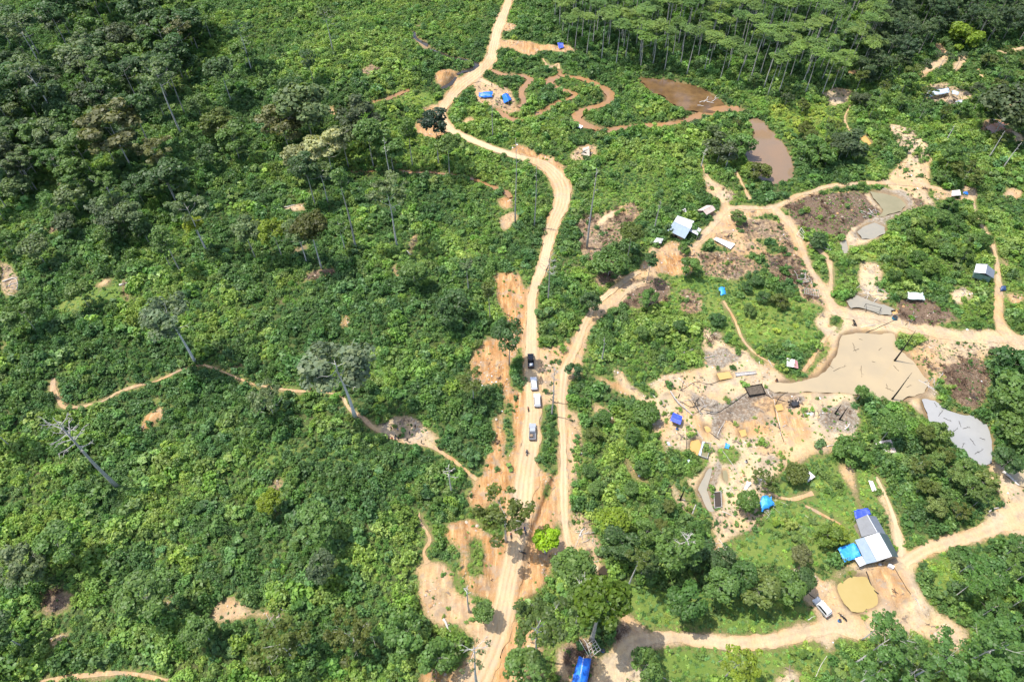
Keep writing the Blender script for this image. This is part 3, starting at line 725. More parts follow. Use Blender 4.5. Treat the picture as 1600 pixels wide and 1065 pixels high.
# ---------------------------------------------------------------- roads and paths: sheets 5 cm above the ground
def smooth_line(pts, rad, step=1.0):
    out = []; ro = []
    n = len(pts)
    for i in range(n-1):
        p0, p1, p2, p3 = pts[max(i-1, 0)], pts[i], pts[i+1], pts[min(i+2, n-1)]
        k = max(2, int((p2-p1).length/step))
        for j in range(k):
            t = j/k
            out.append(.5*((2*p1)+(p2-p0)*t+(2*p0-5*p1+4*p2-p3)*t*t+(3*p1-p0-3*p2+p3)*t**3)); ro.append(rad[i]*(1-t)+rad[i+1]*t)
    out.append(pts[-1]); ro.append(rad[-1]); return out, ro
def strip(name, l, lift, nac, label, cat, ruts=None, mat=None, water=False, seed=0):
    pts, rad = px_line(l); pts = [Vector((p.x, p.y, 0)) for p in pts]
    pts, rad = smooth_line(pts, rad, .9)
    n = len(pts); vs = []; tr = []
    for k in range(n):
        d = pts[min(k+1, n-1)]-pts[max(k-1, 0)]; d.normalize(); s = Vector((d.y, -d.x, 0))
        for i in range(nac+1):
            u = i/nac*2-1
            p = pts[k]+s*rad[k]*u
            if i in (0, nac):
                j = (float(vnoise(p.x, p.y, 1.7, 40+seed))-.5)*min(1.2, rad[k]*.7) + (float(vnoise(p.x, p.y, 6, 41+seed))-.5)*min(2.0, rad[k]*.6)
                p = p+s*u*j
            vs.append(p)
            x = u*rad[k]; w_ = 0
            if ruts:
                for r_ in ruts: w_ += math.exp(-((x-r_*rad[k])/(.28+.05*rad[k]))**2)
            tr.append(min(1, w_)*(.3+.9*float(vnoise(p.x, p.y, 9, 12))))
    A_ = np.array([(v.x, v.y) for v in vs]); tr = np.array(tr)
    if water: z = hills(A_[:, 0], A_[:, 1])-.12
    else: z = ground_z(A_[:, 0], A_[:, 1])+lift-.07*tr*(1 if ruts else 0)+(fbm(A_[:, 0], A_[:, 1], 2.5, 6, 2)-.5)*.12
    idx = np.arange(n*(nac+1)).reshape(n, nac+1)
    q = np.stack([idx[:-1, :-1], idx[1:, :-1], idx[1:, 1:], idx[:-1, 1:]], -1).reshape(-1, 4)[:, ::-1]
    g = lambda a: samp(a, A_[:, 0], A_[:, 1])
    at = [] if water else [('bare', np.maximum(g(bareS), .9)), ('pale', g(paleS)), ('brown', g(brownS)*.5), ('grass', g(grassS)*0), ('wet', g(wetS)*0), ('mud', g(mudS)*.6), ('edge', np.ones(len(tr))), ('track', tr)]
    me = npmesh(name, np.column_stack([A_, z]), q, mat or SOIL, at, True)
    me.flip_normals() if me.polygons[0].normal.z < 0 else None
    return tag(link(name, me), label, cat, kind='structure')
strip('road', ROAD, .16, 14, 'main rutted dirt road winding down the middle of the forest', 'road', (-.62, -.2, .2, .62))
strip('road', TRACK, .13, 8, 'second dirt track running beside the main road', 'track', (-.4, .4), seed=3)
for i, l in enumerate(PATHS):
    strip('path', l, .10, 4, 'narrow pale dirt path', 'path', (-.35, .35) if l[0][2] > 12 else None, seed=5+i)
for i, l in enumerate(STREAMS):
    strip('stream', l, 0, 6, 'muddy orange stream winding through scrub' if i < 6 else 'dark creek', 'stream', mat=WATER['orange' if i < 6 else 'dark'], water=True, seed=60+i)
def pond(key, mat):
    l = px_poly(POND[key]); z = float(np.min(hills(np.array([p.x for p in l]), np.array([p.y for p in l]))))-.1
    out = []
    n = len(l)
    for i in range(n):
        a, b = l[i], l[(i+1) % n]; k = max(2, int((b-a).length/.7))
        for j in range(k): out.append(a.lerp(b, j/k))
    x = np.array([p.x for p in out]); y = np.array([p.y for p in out])
    big = (max(x)-min(x)) > 6; s = (4.5 if key == 'swamp' else 2.2) if big else .5
    x = x+(fbm(x, y, 4, 91, 3)-.5)*s; y = y+(fbm(x, y, 4, 93, 3)-.5)*s
    bm = bmesh.new(); f = bm.faces.new([bm.verts.new((a, b, z)) for a, b in zip(x, y)]); bm.normal_update()
    if f.normal.z < 0: f.normal_flip()
    bmesh.ops.triangulate(bm, faces=[f])
    me = bpy.data.meshes.new('pond'); bm.to_mesh(me); bm.free(); me.materials.append(WATER[mat])
    return tag(link('pond', me), 'pond of %s muddy water' % mat if key not in ('dark', 'black', 'shade') else 'pool of dark still water', 'pond', kind='structure')
for k, m in dict(brown='brown', swamp='swamp', big='beige', grey='grey', mud='mud', olive='olive', olive2='mud', mud2='mud', yellow='yellow', pool='olive', tan='beige', dark='dark', black='dark', greenpool='olive', shade='dark', clay1='clay', clay2='clay', clay3='clay', clay4='clay', clay5='clay', clay6='clay', mud4='mud', rust='clay', pinkmud='rust').items(): pond(k, m)
# ---------------------------------------------------------------- leaves
def leaves(name, lobes, n, size, seed, out=.65, up=.35, long=1.3, fill=.25, mat=None, core=0.0):
    """leaf faces over the surfaces of many lobes; lobes: (x,y,z,rx,ry,rz)"""
    rg = np.random.RandomState(seed); L = np.array(lobes, float)
    area = (L[:, 3]*L[:, 4]+L[:, 3]*L[:, 5]); pr = area/area.sum()
    k = rg.choice(len(L), n, p=pr)
    d = rg.normal(size=(n, 3)); d[:, 2] = np.where(rg.rand(n) < .8, np.abs(d[:, 2]), d[:, 2]); d /= np.linalg.norm(d, axis=1)[:, None]
    rr = np.where(rg.rand(n) < fill, rg.uniform(.3, .9, n), rg.uniform(.85, 1.08, n))
    c = L[k, :3]+d*L[k, 3:6]*rr[:, None]
    nn = d*out+np.array([0, 0, up])+rg.normal(size=(n, 3))*.38
    nn /= np.linalg.norm(nn, axis=1)[:, None]
    t = np.cross(nn, rg.normal(size=(n, 3))); t /= np.linalg.norm(t, axis=1)[:, None]+1e-9
    b = np.cross(nn, t); s = size*rg.uniform(.6, 1.35, n)[:, None]
    fold = nn*s*.18
    v = np.stack([c-t*s*long*.5, c+b*s*.5+fold, c+t*s*long*.5, c-b*s*.5+fold], 1).reshape(-1, 3)
    lobe_v = rg.rand(len(L))
    lv = np.repeat(np.clip(.55*lobe_v[k]+.45*rg.rand(n), 0, 1), 4); hv = np.repeat(rg.rand(n), 4)
    q = np.arange(n*4).reshape(n, 4)
    return npmesh(name, v, q, mat or LEAF, [('lv', lv), ('hv', hv)])
def lobes_dome(rg, n, rx=1, rz=.8, z0=.35, lr=(.22, .42), flat=.8, jit=.25):
    out = []
    for i in range(n):
        a = rg.uniform(0, 2*math.pi); e = math.acos(rg.uniform(-.15, 1)); r = rg.uniform(.55, .85) if i else 0
        q = rg.uniform(*lr)
        out.append((rx*r*math.sin(e)*math.cos(a)*(1+rg.uniform(-jit, jit)), rx*r*math.sin(e)*math.sin(a)*(1+rg.uniform(-jit, jit)), z0+rz*r*math.cos(e), q, q, q*flat))
    out.append((0, 0, z0*.8, .55*rx, .55*rx, .5*rz))
    return out
rg0 = random.Random(4)
BUSH = []      # unit-radius shrubs
for i in range(8):
    lb = lobes_dome(rg0, rg0.randint(8, 14), 1, rg0.uniform(.55, .85), .3, (.24, .42))
    BUSH.append(leaves('shrub_%d' % i, lb, 330, [.19, .16, .24, .18, .28, .15, .21, .17][i], 100+i, fill=.2))
for i in range(4):  # broad-leaved saplings: whorls of big leaves on a few shoots
    lb = [(rg0.uniform(-.6, .6), rg0.uniform(-.6, .6), rg0.uniform(.3, 1.1), .33, .33, .14) for _ in range(6)]
    BUSH.append(leaves('sapling_%d' % i, lb, 130, .34, 120+i, out=.2, up=.8, fill=.3))
for i in range(3):  # arching grass and fern clumps
    n = 90; rg = np.random.RandomState(140+i); vs = []; qs = []; lv = []; hv = []
    for k in range(n):
        a = rg.uniform(0, 6.28); r0 = rg.uniform(0, .6); ln = rg.uniform(.4, .75); w = .05
        p = np.array([math.cos(rg.uniform(0, 6.28))*r0, math.sin(a*1.7)*r0, 0]); d = np.array([math.cos(a), math.sin(a), 0]); s = np.array([-d[1], d[0], 0])
        m = p+d*ln*.35+np.array([0, 0, ln*.75]); e = p+d*ln+np.array([0, 0, ln*.45]); b0 = len(vs)
        vs += [p-s*w, p+s*w, m+s*w, m-s*w, e+s*w*.3, e-s*w*.3]; qs += [(b0, b0+1, b0+2, b0+3), (b0+3, b0+2, b0+4, b0+5)]
        x, y = rg.rand(), rg.rand(); lv += [x]*6; hv += [y]*6
    BUSH.append(npmesh('grass_%d' % i, vs, qs, LEAF, [('lv', lv), ('hv', hv)]))
NB = len(BUSH)
for i in range(3):  # dry dead brush
    rg = np.random.RandomState(160+i); mb = MB(); 
    for k in range(26):
        a = rg.uniform(0, 6.28); r = rg.uniform(.0, .5); p = Vector((math.cos(a)*r, math.sin(a)*r, 0)); a2 = rg.uniform(0, 6.28)
        e = p+Vector((math.cos(a2)*.8, math.sin(a2)*.8, rg.uniform(.1, .7))); mb.tube([p, p.lerp(e, .5)+Vector((0, 0, .12)), e], [.045, .035, .015], 3, cap=False)
    me = bpy.data.meshes.new('brush_%d' % i); me.from_pydata([tuple(v) for v in mb.v], [], mb.f)
    BUSH.append(me)
BRUSHM = simple('dry_brush', (.13, .085, .058), .9, .1, .4, 2)
for me in BUSH[NB:]: me.materials.append(BRUSHM)

# ---------------------------------------------------------------- scatter
def frustum(x, y, pad):
    dep = y*CP+CAM_H*SP; u = 800+FPX*x/dep; v = 532.5-FPX*(y*SP-CAM_H*CP)/dep
    return (u > -pad) & (u < 1600+pad) & (v > -pad*1.2) & (v < 1065+pad), u, v, dep
def grid_pts(cell, seed):
    x = np.arange(RX0+4, RX0+RW*RS-4, cell); y = np.arange(RY0+12, RY0+RH*RS-4, cell)
    X, Y = np.meshgrid(x, y); X = X.ravel(); Y = Y.ravel(); rg = np.random.RandomState(seed)
    X = X+rg.uniform(-.5, .5, len(X))*cell; Y = Y+rg.uniform(-.5, .5, len(Y))*cell
    k, u, v, dep = frustum(X, Y, 110)
    return X[k], Y[k], u[k], v[k], rg
def palette(X, Y, u, v, rg):
    """species colours that drift over the hillside (base colours, linear)"""
    n = len(X)
    pal = np.array([(0.122, 0.228, 0.053), (0.144, 0.264, 0.054), (0.106, 0.202, 0.051), (0.175, 0.290, 0.060), (0.114, 0.212, 0.065), (0.150, 0.237, 0.065), (0.084, 0.168, 0.048), (0.216, 0.322, 0.072)])
    a = fbm(X, Y, 28, 201, 3); b = fbm(X, Y, 9, 205, 2)
    t = np.clip((a-.5)*2.2+(b-.5)*1.6+rg.normal(size=n)*.3+.45, 0, .999)
    order = np.array([6, 2, 4, 0, 5, 1, 3, 7])
    # yellower and lighter open scrub at the top, darker forest at the far left
    top = sstep(150, 20, v)*sstep(60, 200, u)*sstep(860, 700, u)
    t = np.clip(t+top*.22-sstep(380, 60, u)*sstep(380, 200, v)*.34-sstep(850, 900, u)*sstep(135, 90, v)*.4-sstep(1340, 1420, u)*sstep(160, 90, v)*.2+sstep(820, 900, u)*.03, 0, .999)
    c = pal[order[(t*8).astype(int)]]
    c = c*rg.uniform(.8, 1.22, (n, 1))*np.stack([rg.uniform(.9, 1.12, n), np.ones(n), rg.uniform(.8, 1.2, n)], 1)
    return c
NEAR = np.maximum(blur(bare*(1-.7*(weed > .2))*(1-.15*wet), 9), blur(noveg*(1-.15*wet), 7)*1.3)
def scatter_all():
    X, Y, u, v, rg = grid_pts(1.32, 7)
    br = samp(bareS, X, Y); nv = samp(blur(noveg, 1), X, Y); wd = samp(weed, X, Y); gr = samp(grassS, X, Y); bw = samp(brownS, X, Y)
    gap = fbm(X, Y, 11, 300, 3); big = fbm(X, Y, 7, 310, 2)
    r = rg.rand(len(X))
    dens = np.where(br > .4, np.clip(wd*2.6*(fbm(X, Y, 3.5, 333, 2)-.36)*3, 0, .8), np.where(gr > .5, .25+.9*np.clip(fbm(X, Y, 6, 355, 2)*2-.75, 0, .7), .97))
    dens = dens*np.where((gap < .33) & (br < .4), .55, 1)
    k = (r < dens) & (nv < .35)
    X, Y, u, v, br, gr, bw, big, nv = [q[k] for q in (X, Y, u, v, br, gr, bw, big, nv)]
    n = len(X)
    s = .62+1.35*np.clip(big*1.4-.28, 0, 1)*rg.rand(n)**.8+rg.rand(n)**7*2.0
    s *= np.where(br > .3, .55, 1)*np.where(gr > .4, .5+.3*rg.rand(n), 1)
    s *= np.where(sstep(150, 20, v)*sstep(860, 700, u) > .3, .82, 1)
    nr = samp(NEAR, X, Y); s *= 1-.62*np.clip(nr*1.5, 0, 1)*(br < .4)
    pick = rg.randint(0, 8, n); q = rg.rand(n)
    pick = np.where(q < .16, rg.randint(8, 12, n), pick)
    pick = np.where((gr > .45) & (q > .35), rg.randint(12, 15, n), pick)
    pick = np.where((bw > .4) & (rg.rand(n) < .75), rg.randint(15, 18, n), pick)
    s = np.where(pick >= 15, s*1.25, s)
    c = palette(X, Y, u, v, rg)
    gsel = (gr > .45); c[gsel] = c[gsel]*np.array([1.35, 1.15, .95])
    sz = s*rg.uniform(.8, 1.35, n)
    return X, Y, u, v, s, sz, pick, c, rg.uniform(0, 6.28, n)
X, Y, U_, V_, SC, SZ, PK, TC, RT = scatter_all()
Z = ground_z(X, Y)-.05
dep = Y*CP+(CAM_H)*SP
inpic = (U_ > 5) & (U_ < 1595) & (V_ > 5) & (V_ < 1060) & (PK < 12)
rank = np.argsort(-(SC/dep)*inpic)
# the 290 largest shrubs in view stand alone, named where they stand
solo = rank[:290]; rest = np.ones(len(X), bool); rest[solo] = False
shrub_group = 'shrubs standing tallest in the scrub'
for i in solo:
    o = link('shrub', BUSH[PK[i]]); o.location = (X[i], Y[i], Z[i]); o.rotation_euler = (0, 0, RT[i]); o.scale = (SC[i], SC[i], SZ[i])
    o.color = tuple(TC[i])+(1,)
    tag(o, 'one of the biggest leafy green shrubs bulging out of the thick scrub', 'shrub', shrub_group)
# everything else in the thicket: one object, instanced on points
PROTO = bpy.data.collections.new('plant_prototypes')
for i, me in enumerate(BUSH):
    PROTO.objects.link(bpy.data.objects.new('plant_%02d' % i, me))
def scatter_obj(name, X, Y, Z, s, sz, rot, pick, col, label, cat, proto=PROTO):
    me = bpy.data.meshes.new(name); n = len(X); me.vertices.add(n)
    me.vertices.foreach_set('co', np.stack([X, Y, Z], 1).astype(np.float32).ravel())
    def at(nm, typ, a, key='value'):
        q = me.attributes.new(nm, typ, 'POINT'); q.data.foreach_set(key, np.ascontiguousarray(a).ravel())
    at('scl', 'FLOAT_VECTOR', np.stack([s, s, sz], 1).astype(np.float32), 'vector')
    at('rot', 'FLOAT_VECTOR', np.stack([0*rot, 0*rot, rot], 1).astype(np.float32), 'vector')
    at('pick', 'INT', pick.astype(np.int32)); at('inst', 'FLOAT', np.ones(n, np.float32))
    at('tint', 'FLOAT_COLOR', np.column_stack([col, np.ones(n)]).astype(np.float32), 'color')
    o = link(name, me)
    g = bpy.data.node_groups.new(name, 'GeometryNodeTree')
    g.interface.new_socket('Geometry', in_out='INPUT', socket_type='NodeSocketGeometry')
    g.interface.new_socket('Geometry', in_out='OUTPUT', socket_type='NodeSocketGeometry')
    N = g.nodes.new; gi = N('NodeGroupInput'); go = N('NodeGroupOutput')
    ci = N('GeometryNodeCollectionInfo'); ci.inputs['Collection'].default_value = proto; ci.inputs['Separate Children'].default_value = True; ci.inputs['Reset Children'].default_value = True
    ip = N('GeometryNodeInstanceOnPoints'); ip.inputs['Pick Instance'].default_value = True
    def na(nm, typ):
        q = N('GeometryNodeInputNamedAttribute'); q.data_type = typ; q.inputs['Name'].default_value = nm; return q.outputs['Attribute']
    L = g.links.new
    L(gi.outputs[0], ip.inputs['Points']); L(ci.outputs[0], ip.inputs['Instance'])
    L(na('pick', 'INT'), ip.inputs['Instance Index'])
    er = N('FunctionNodeEulerToRotation'); L(na('rot', 'FLOAT_VECTOR'), er.inputs[0]); L(er.outputs[0], ip.inputs['Rotation'])
    L(na('scl', 'FLOAT_VECTOR'), ip.inputs['Scale']); L(ip.outputs[0], go.inputs[0])
    md = o.modifiers.new('scatter', 'NODES'); md.node_group = g
    return tag(o, label, cat, kind='stuff')
scatter_obj('shrub_thicket', X[rest], Y[rest], Z[rest], SC[rest], SZ[rest], RT[rest], PK[rest], TC[rest],
            'dense green scrub and saplings covering the cleared hillsides', 'scrub')
# low growth between the shrubs
X, Y, u, v, rg = grid_pts(1.15, 19)
br = samp(bareS, X, Y); nv = samp(blur(noveg, 1), X, Y); wd = samp(weed, X, Y); gr = samp(grassS, X, Y)
k = (rg.rand(len(X)) < np.where(br > .45, np.clip(wd*2.2*(fbm(X, Y, 3, 333, 2)-.36)*4+.012*(fbm(X, Y, 8, 334, 2) > .5), 0, .9), .85)) & (nv < np.where(br > .45, .5, .7))
X, Y, u, v, br, gr = [q[k] for q in (X, Y, u, v, br, gr)]; n = len(X)
s = rg.uniform(.32, .7, n)*np.where(br > .45, .6, 1)
pk = np.where(rg.rand(n) < .35+.4*gr, rg.randint(12, 15, n), rg.randint(0, 8, n))
c = palette(X, Y, u, v, rg)*np.where(gr > .4, 1.35, 1.05)[:, None]
scatter_obj('ground_cover', X, Y, ground_z(X, Y)-.03, s, s*rg.uniform(.8, 1.3, n), rg.uniform(0, 6.28, n), pk, c, 'low weeds, ferns and grass tufts growing between the shrubs', 'ground cover')
print('SCATTER', rest.sum(), n)
# ---------------------------------------------------------------- trees
def crown_mesh(name, kind, seed):
    rg = random.Random(seed); lb = []
    if kind == 'round':
        for i in range(34):
            a = rg.uniform(0, 6.28); z = rg.uniform(-.55, 1); e = math.sqrt(max(0, 1-z*z)); r = rg.uniform(.62, .82)
            q = rg.uniform(.2, .34); lb.append((r*e*math.cos(a), r*e*math.sin(a), r*z*.85, q, q, q*.8))
        lb.append((0, 0, 0, .6, .6, .55)); return leaves(name, lb, 2600, .125, seed, fill=.1)
    if kind == 'clumpy':      # uneven rounded clumps with gaps between them
        for i in range(20):
            a = rg.uniform(0, 6.28); z = rg.uniform(-.6, .95); e = math.sqrt(max(0, 1-z*z)); r = rg.uniform(.45, .95)
            q = rg.uniform(.18, .4); lb.append((r*e*math.cos(a), r*e*math.sin(a), r*z, q, q, q*.7))
        return leaves(name, lb, 2000, .125, seed, fill=.2)
    if kind == 'airy':        # sparse sprays through which the limbs show
        for i in range(30):
            a = rg.uniform(0, 6.28); z = rg.uniform(-.5, .95); e = math.sqrt(max(0, 1-z*z)); r = rg.uniform(.4, 1.05)
            q = rg.uniform(.12, .24); lb.append((r*e*math.cos(a), r*e*math.sin(a), r*z*.9, q, q, q*.6))
        return leaves(name, lb, 1700, .09, seed, fill=.45)
    if kind == 'umbrella':    # flat layered plates of fine leaves
        for i in range(17):
            a = rg.uniform(0, 6.28); r = rg.uniform(.15, .8); q = rg.uniform(.28, .5)
            lb.append((r*math.cos(a), r*math.sin(a), rg.uniform(-.6, .5)*(1.15-r)+.1, q*.8, q*.8, .2))
        return leaves(name, lb, 950, .12, seed, out=.5, up=.5, fill=.25)
    if kind == 'column':
        for i in range(22):
            z = rg.uniform(-1, 1); a = rg.uniform(0, 6.28); r = rg.uniform(.2, .62)*(1-.35*abs(z)); q = rg.uniform(.22, .4)
            lb.append((r*math.cos(a), r*math.sin(a), z, q, q, q*.6))
        return leaves(name, lb, 900, .13, seed, fill=.2)
    if kind == 'sprig':       # thin tuft of leaves left on a dying crown
        for i in range(16):
            a = rg.uniform(0, 6.28); r = rg.uniform(.3, 1); q = rg.uniform(.08, .2); lb.append((r*math.cos(a), r*math.sin(a), rg.uniform(-.6, .8), q, q, q*.6))
        return leaves(name, lb, 260, .09, seed, fill=.6)
CROWN = {k: [crown_mesh('crown', k, 500+31*j+7*i) for i in range(n)] for j, (k, n) in enumerate(dict(round=4, clumpy=5, airy=5, umbrella=5, column=3, sprig=3).items())}
def trunk_mesh(name, H, cr, cz, r, seed, limbs=6, dead=False, lean=.0, mat=BARK, fine=1):
    """tapered trunk with limbs reaching into the crown (crown centre height cz, radius cr)"""
    rg = random.Random(seed); mb = MB(); top = H
    lx, ly = rg.uniform(-lean, lean)*H, rg.uniform(-lean, lean)*H
    def at(z):
        t = z/H; return Vector((lx*t*t+math.sin(t*5+seed)*.012*H*t, ly*t*t+math.cos(t*4+seed)*.012*H*t, z))
    K = 7; zs = [-.3]+[H*i/K for i in range(1, K+1)]
    mb.tube([at(z) for z in zs], [r*(1.35 if i == 0 else 1-.86*(i/K)**1.15) for i in range(K+1)], 6)
    z0 = max(H*.3, cz-cr*.9)
    for k in range(limbs):
        z = z0+(H*.97-z0)*(k+.3)/limbs; a = k*2.4+rg.uniform(-.5, .5); ln = cr*rg.uniform(.6, 1.0)*(1.05-.45*k/limbs); rise = rg.uniform(.25, .8)
        b = at(z); d = Vector((math.cos(a), math.sin(a), 0))
        m = b+d*ln*.5+Vector((0, 0, ln*rise*.35)); e = b+d*ln+Vector((0, 0, ln*rise))
        r1 = max(.05 if fine < 3 else .11, r*(.6 if dead else .42))*(1-.5*z/H)
        mb.tube([b, m, e], [r1, r1*.65, r1*.22], 4, cap=False)
        if dead or fine > 1:
            for q in range(3 if dead else 2):
                t = rg.uniform(.35, .95); s = (m.lerp(e, (t-.5)*2) if t > .5 else b.lerp(m, t*2)); a2 = a+rg.uniform(-1.3, 1.3); l2 = ln*rg.uniform(.25, .55)
                e2 = s+Vector((math.cos(a2)*l2, math.sin(a2)*l2, l2*rg.uniform(.1, .9))); mb.tube([s, s.lerp(e2, .55)+Vector((rg.uniform(-.1, .1)*l2, rg.uniform(-.1, .1)*l2, l2*.06)), e2], [max(.04, r1*.5), max(.03, r1*.36), r1*.16], 3, cap=False)
                if dead:
                    for w in range(2):
                        s3 = s.lerp(e2, rg.uniform(.4, 1)); a3 = a2+rg.uniform(-1.4, 1.4); l3 = l2*rg.uniform(.3, .6)
                        mb.tube([s3, s3+Vector((math.cos(a3)*l3, math.sin(a3)*l3, l3*rg.uniform(-.1, .7)))], [max(.025, r1*.28), .015], 3, cap=False)
    me = bpy.data.meshes.new(name); me.from_pydata([tuple(v) for v in mb.v], [], mb.f); me.materials.append(mat)
    me.polygons.foreach_set('use_smooth', [True]*len(me.polygons)); return me
GREY = (.36, .33, .29); PALE = (.50, .465, .42); DARKB = (.11, .09, .07)
TN = [0]
def tree(base, H, cr, kind, col, label, group=None, cat='tree', name='tree', bark=GREY, flat=.8, r=None, tm=None, seed=None, limbs=6, lean=.01, fine=1):
    TN[0] += 1; seed = seed or TN[0]*13+5; rg = random.Random(seed)
    b = G(base); t = empty(name, b, label, cat, group); t['_local'] = True
    rz = cr*flat; cz = H-rz*.9
    me = tm or trunk_mesh('trunk', H-rz*.5, cr, cz, r or max(.1, H*.0115), seed, limbs, False, lean, BARK, fine)
    k = link('trunk', me, t); k.color = bark+(1,)
    if tm: k.rotation_euler = (0, 0, rg.uniform(0, 6.28)); k.scale = (1, 1, H-rz*.5)
    c = link('crown', CROWN[kind][rg.randrange(len(CROWN[kind]))], t); c.location = (0, 0, cz); c.scale = (cr, cr*rg.uniform(.85, 1.12), rz); c.rotation_euler = (0, 0, rg.uniform(0, 6.28))
    c.color = tuple(q*rg.uniform(.95, 1.05) for q in col)+(1,)
    return t
def tree_px(bx, by, tx, ty, wpx, kind, col, label, **kw):
    """base pixel, crown-centre pixel, crown width in pixels"""
    b = P(bx, by); hc = height_to(b, ty); cr = wpx/2*mpp((b.x, b.y, b.z+hc))*1.15; fl = kw.pop('flat', .8)
    kw.setdefault('flat', fl)
    return tree(b, hc+cr*fl*.9, cr, kind, col, label, **kw)
DK = (0.058, 0.111, 0.034); MD = (0.098, 0.174, 0.040); GG = (0.122, 0.174, 0.066); BR = (0.127, 0.134, 0.049); LG = (0.169, 0.237, 0.025); YL = (.33, .36, .16); OL = (0.093, 0.124, 0.025); DG = (0.069, 0.099, 0.042); BG = (.235, .37, .016)
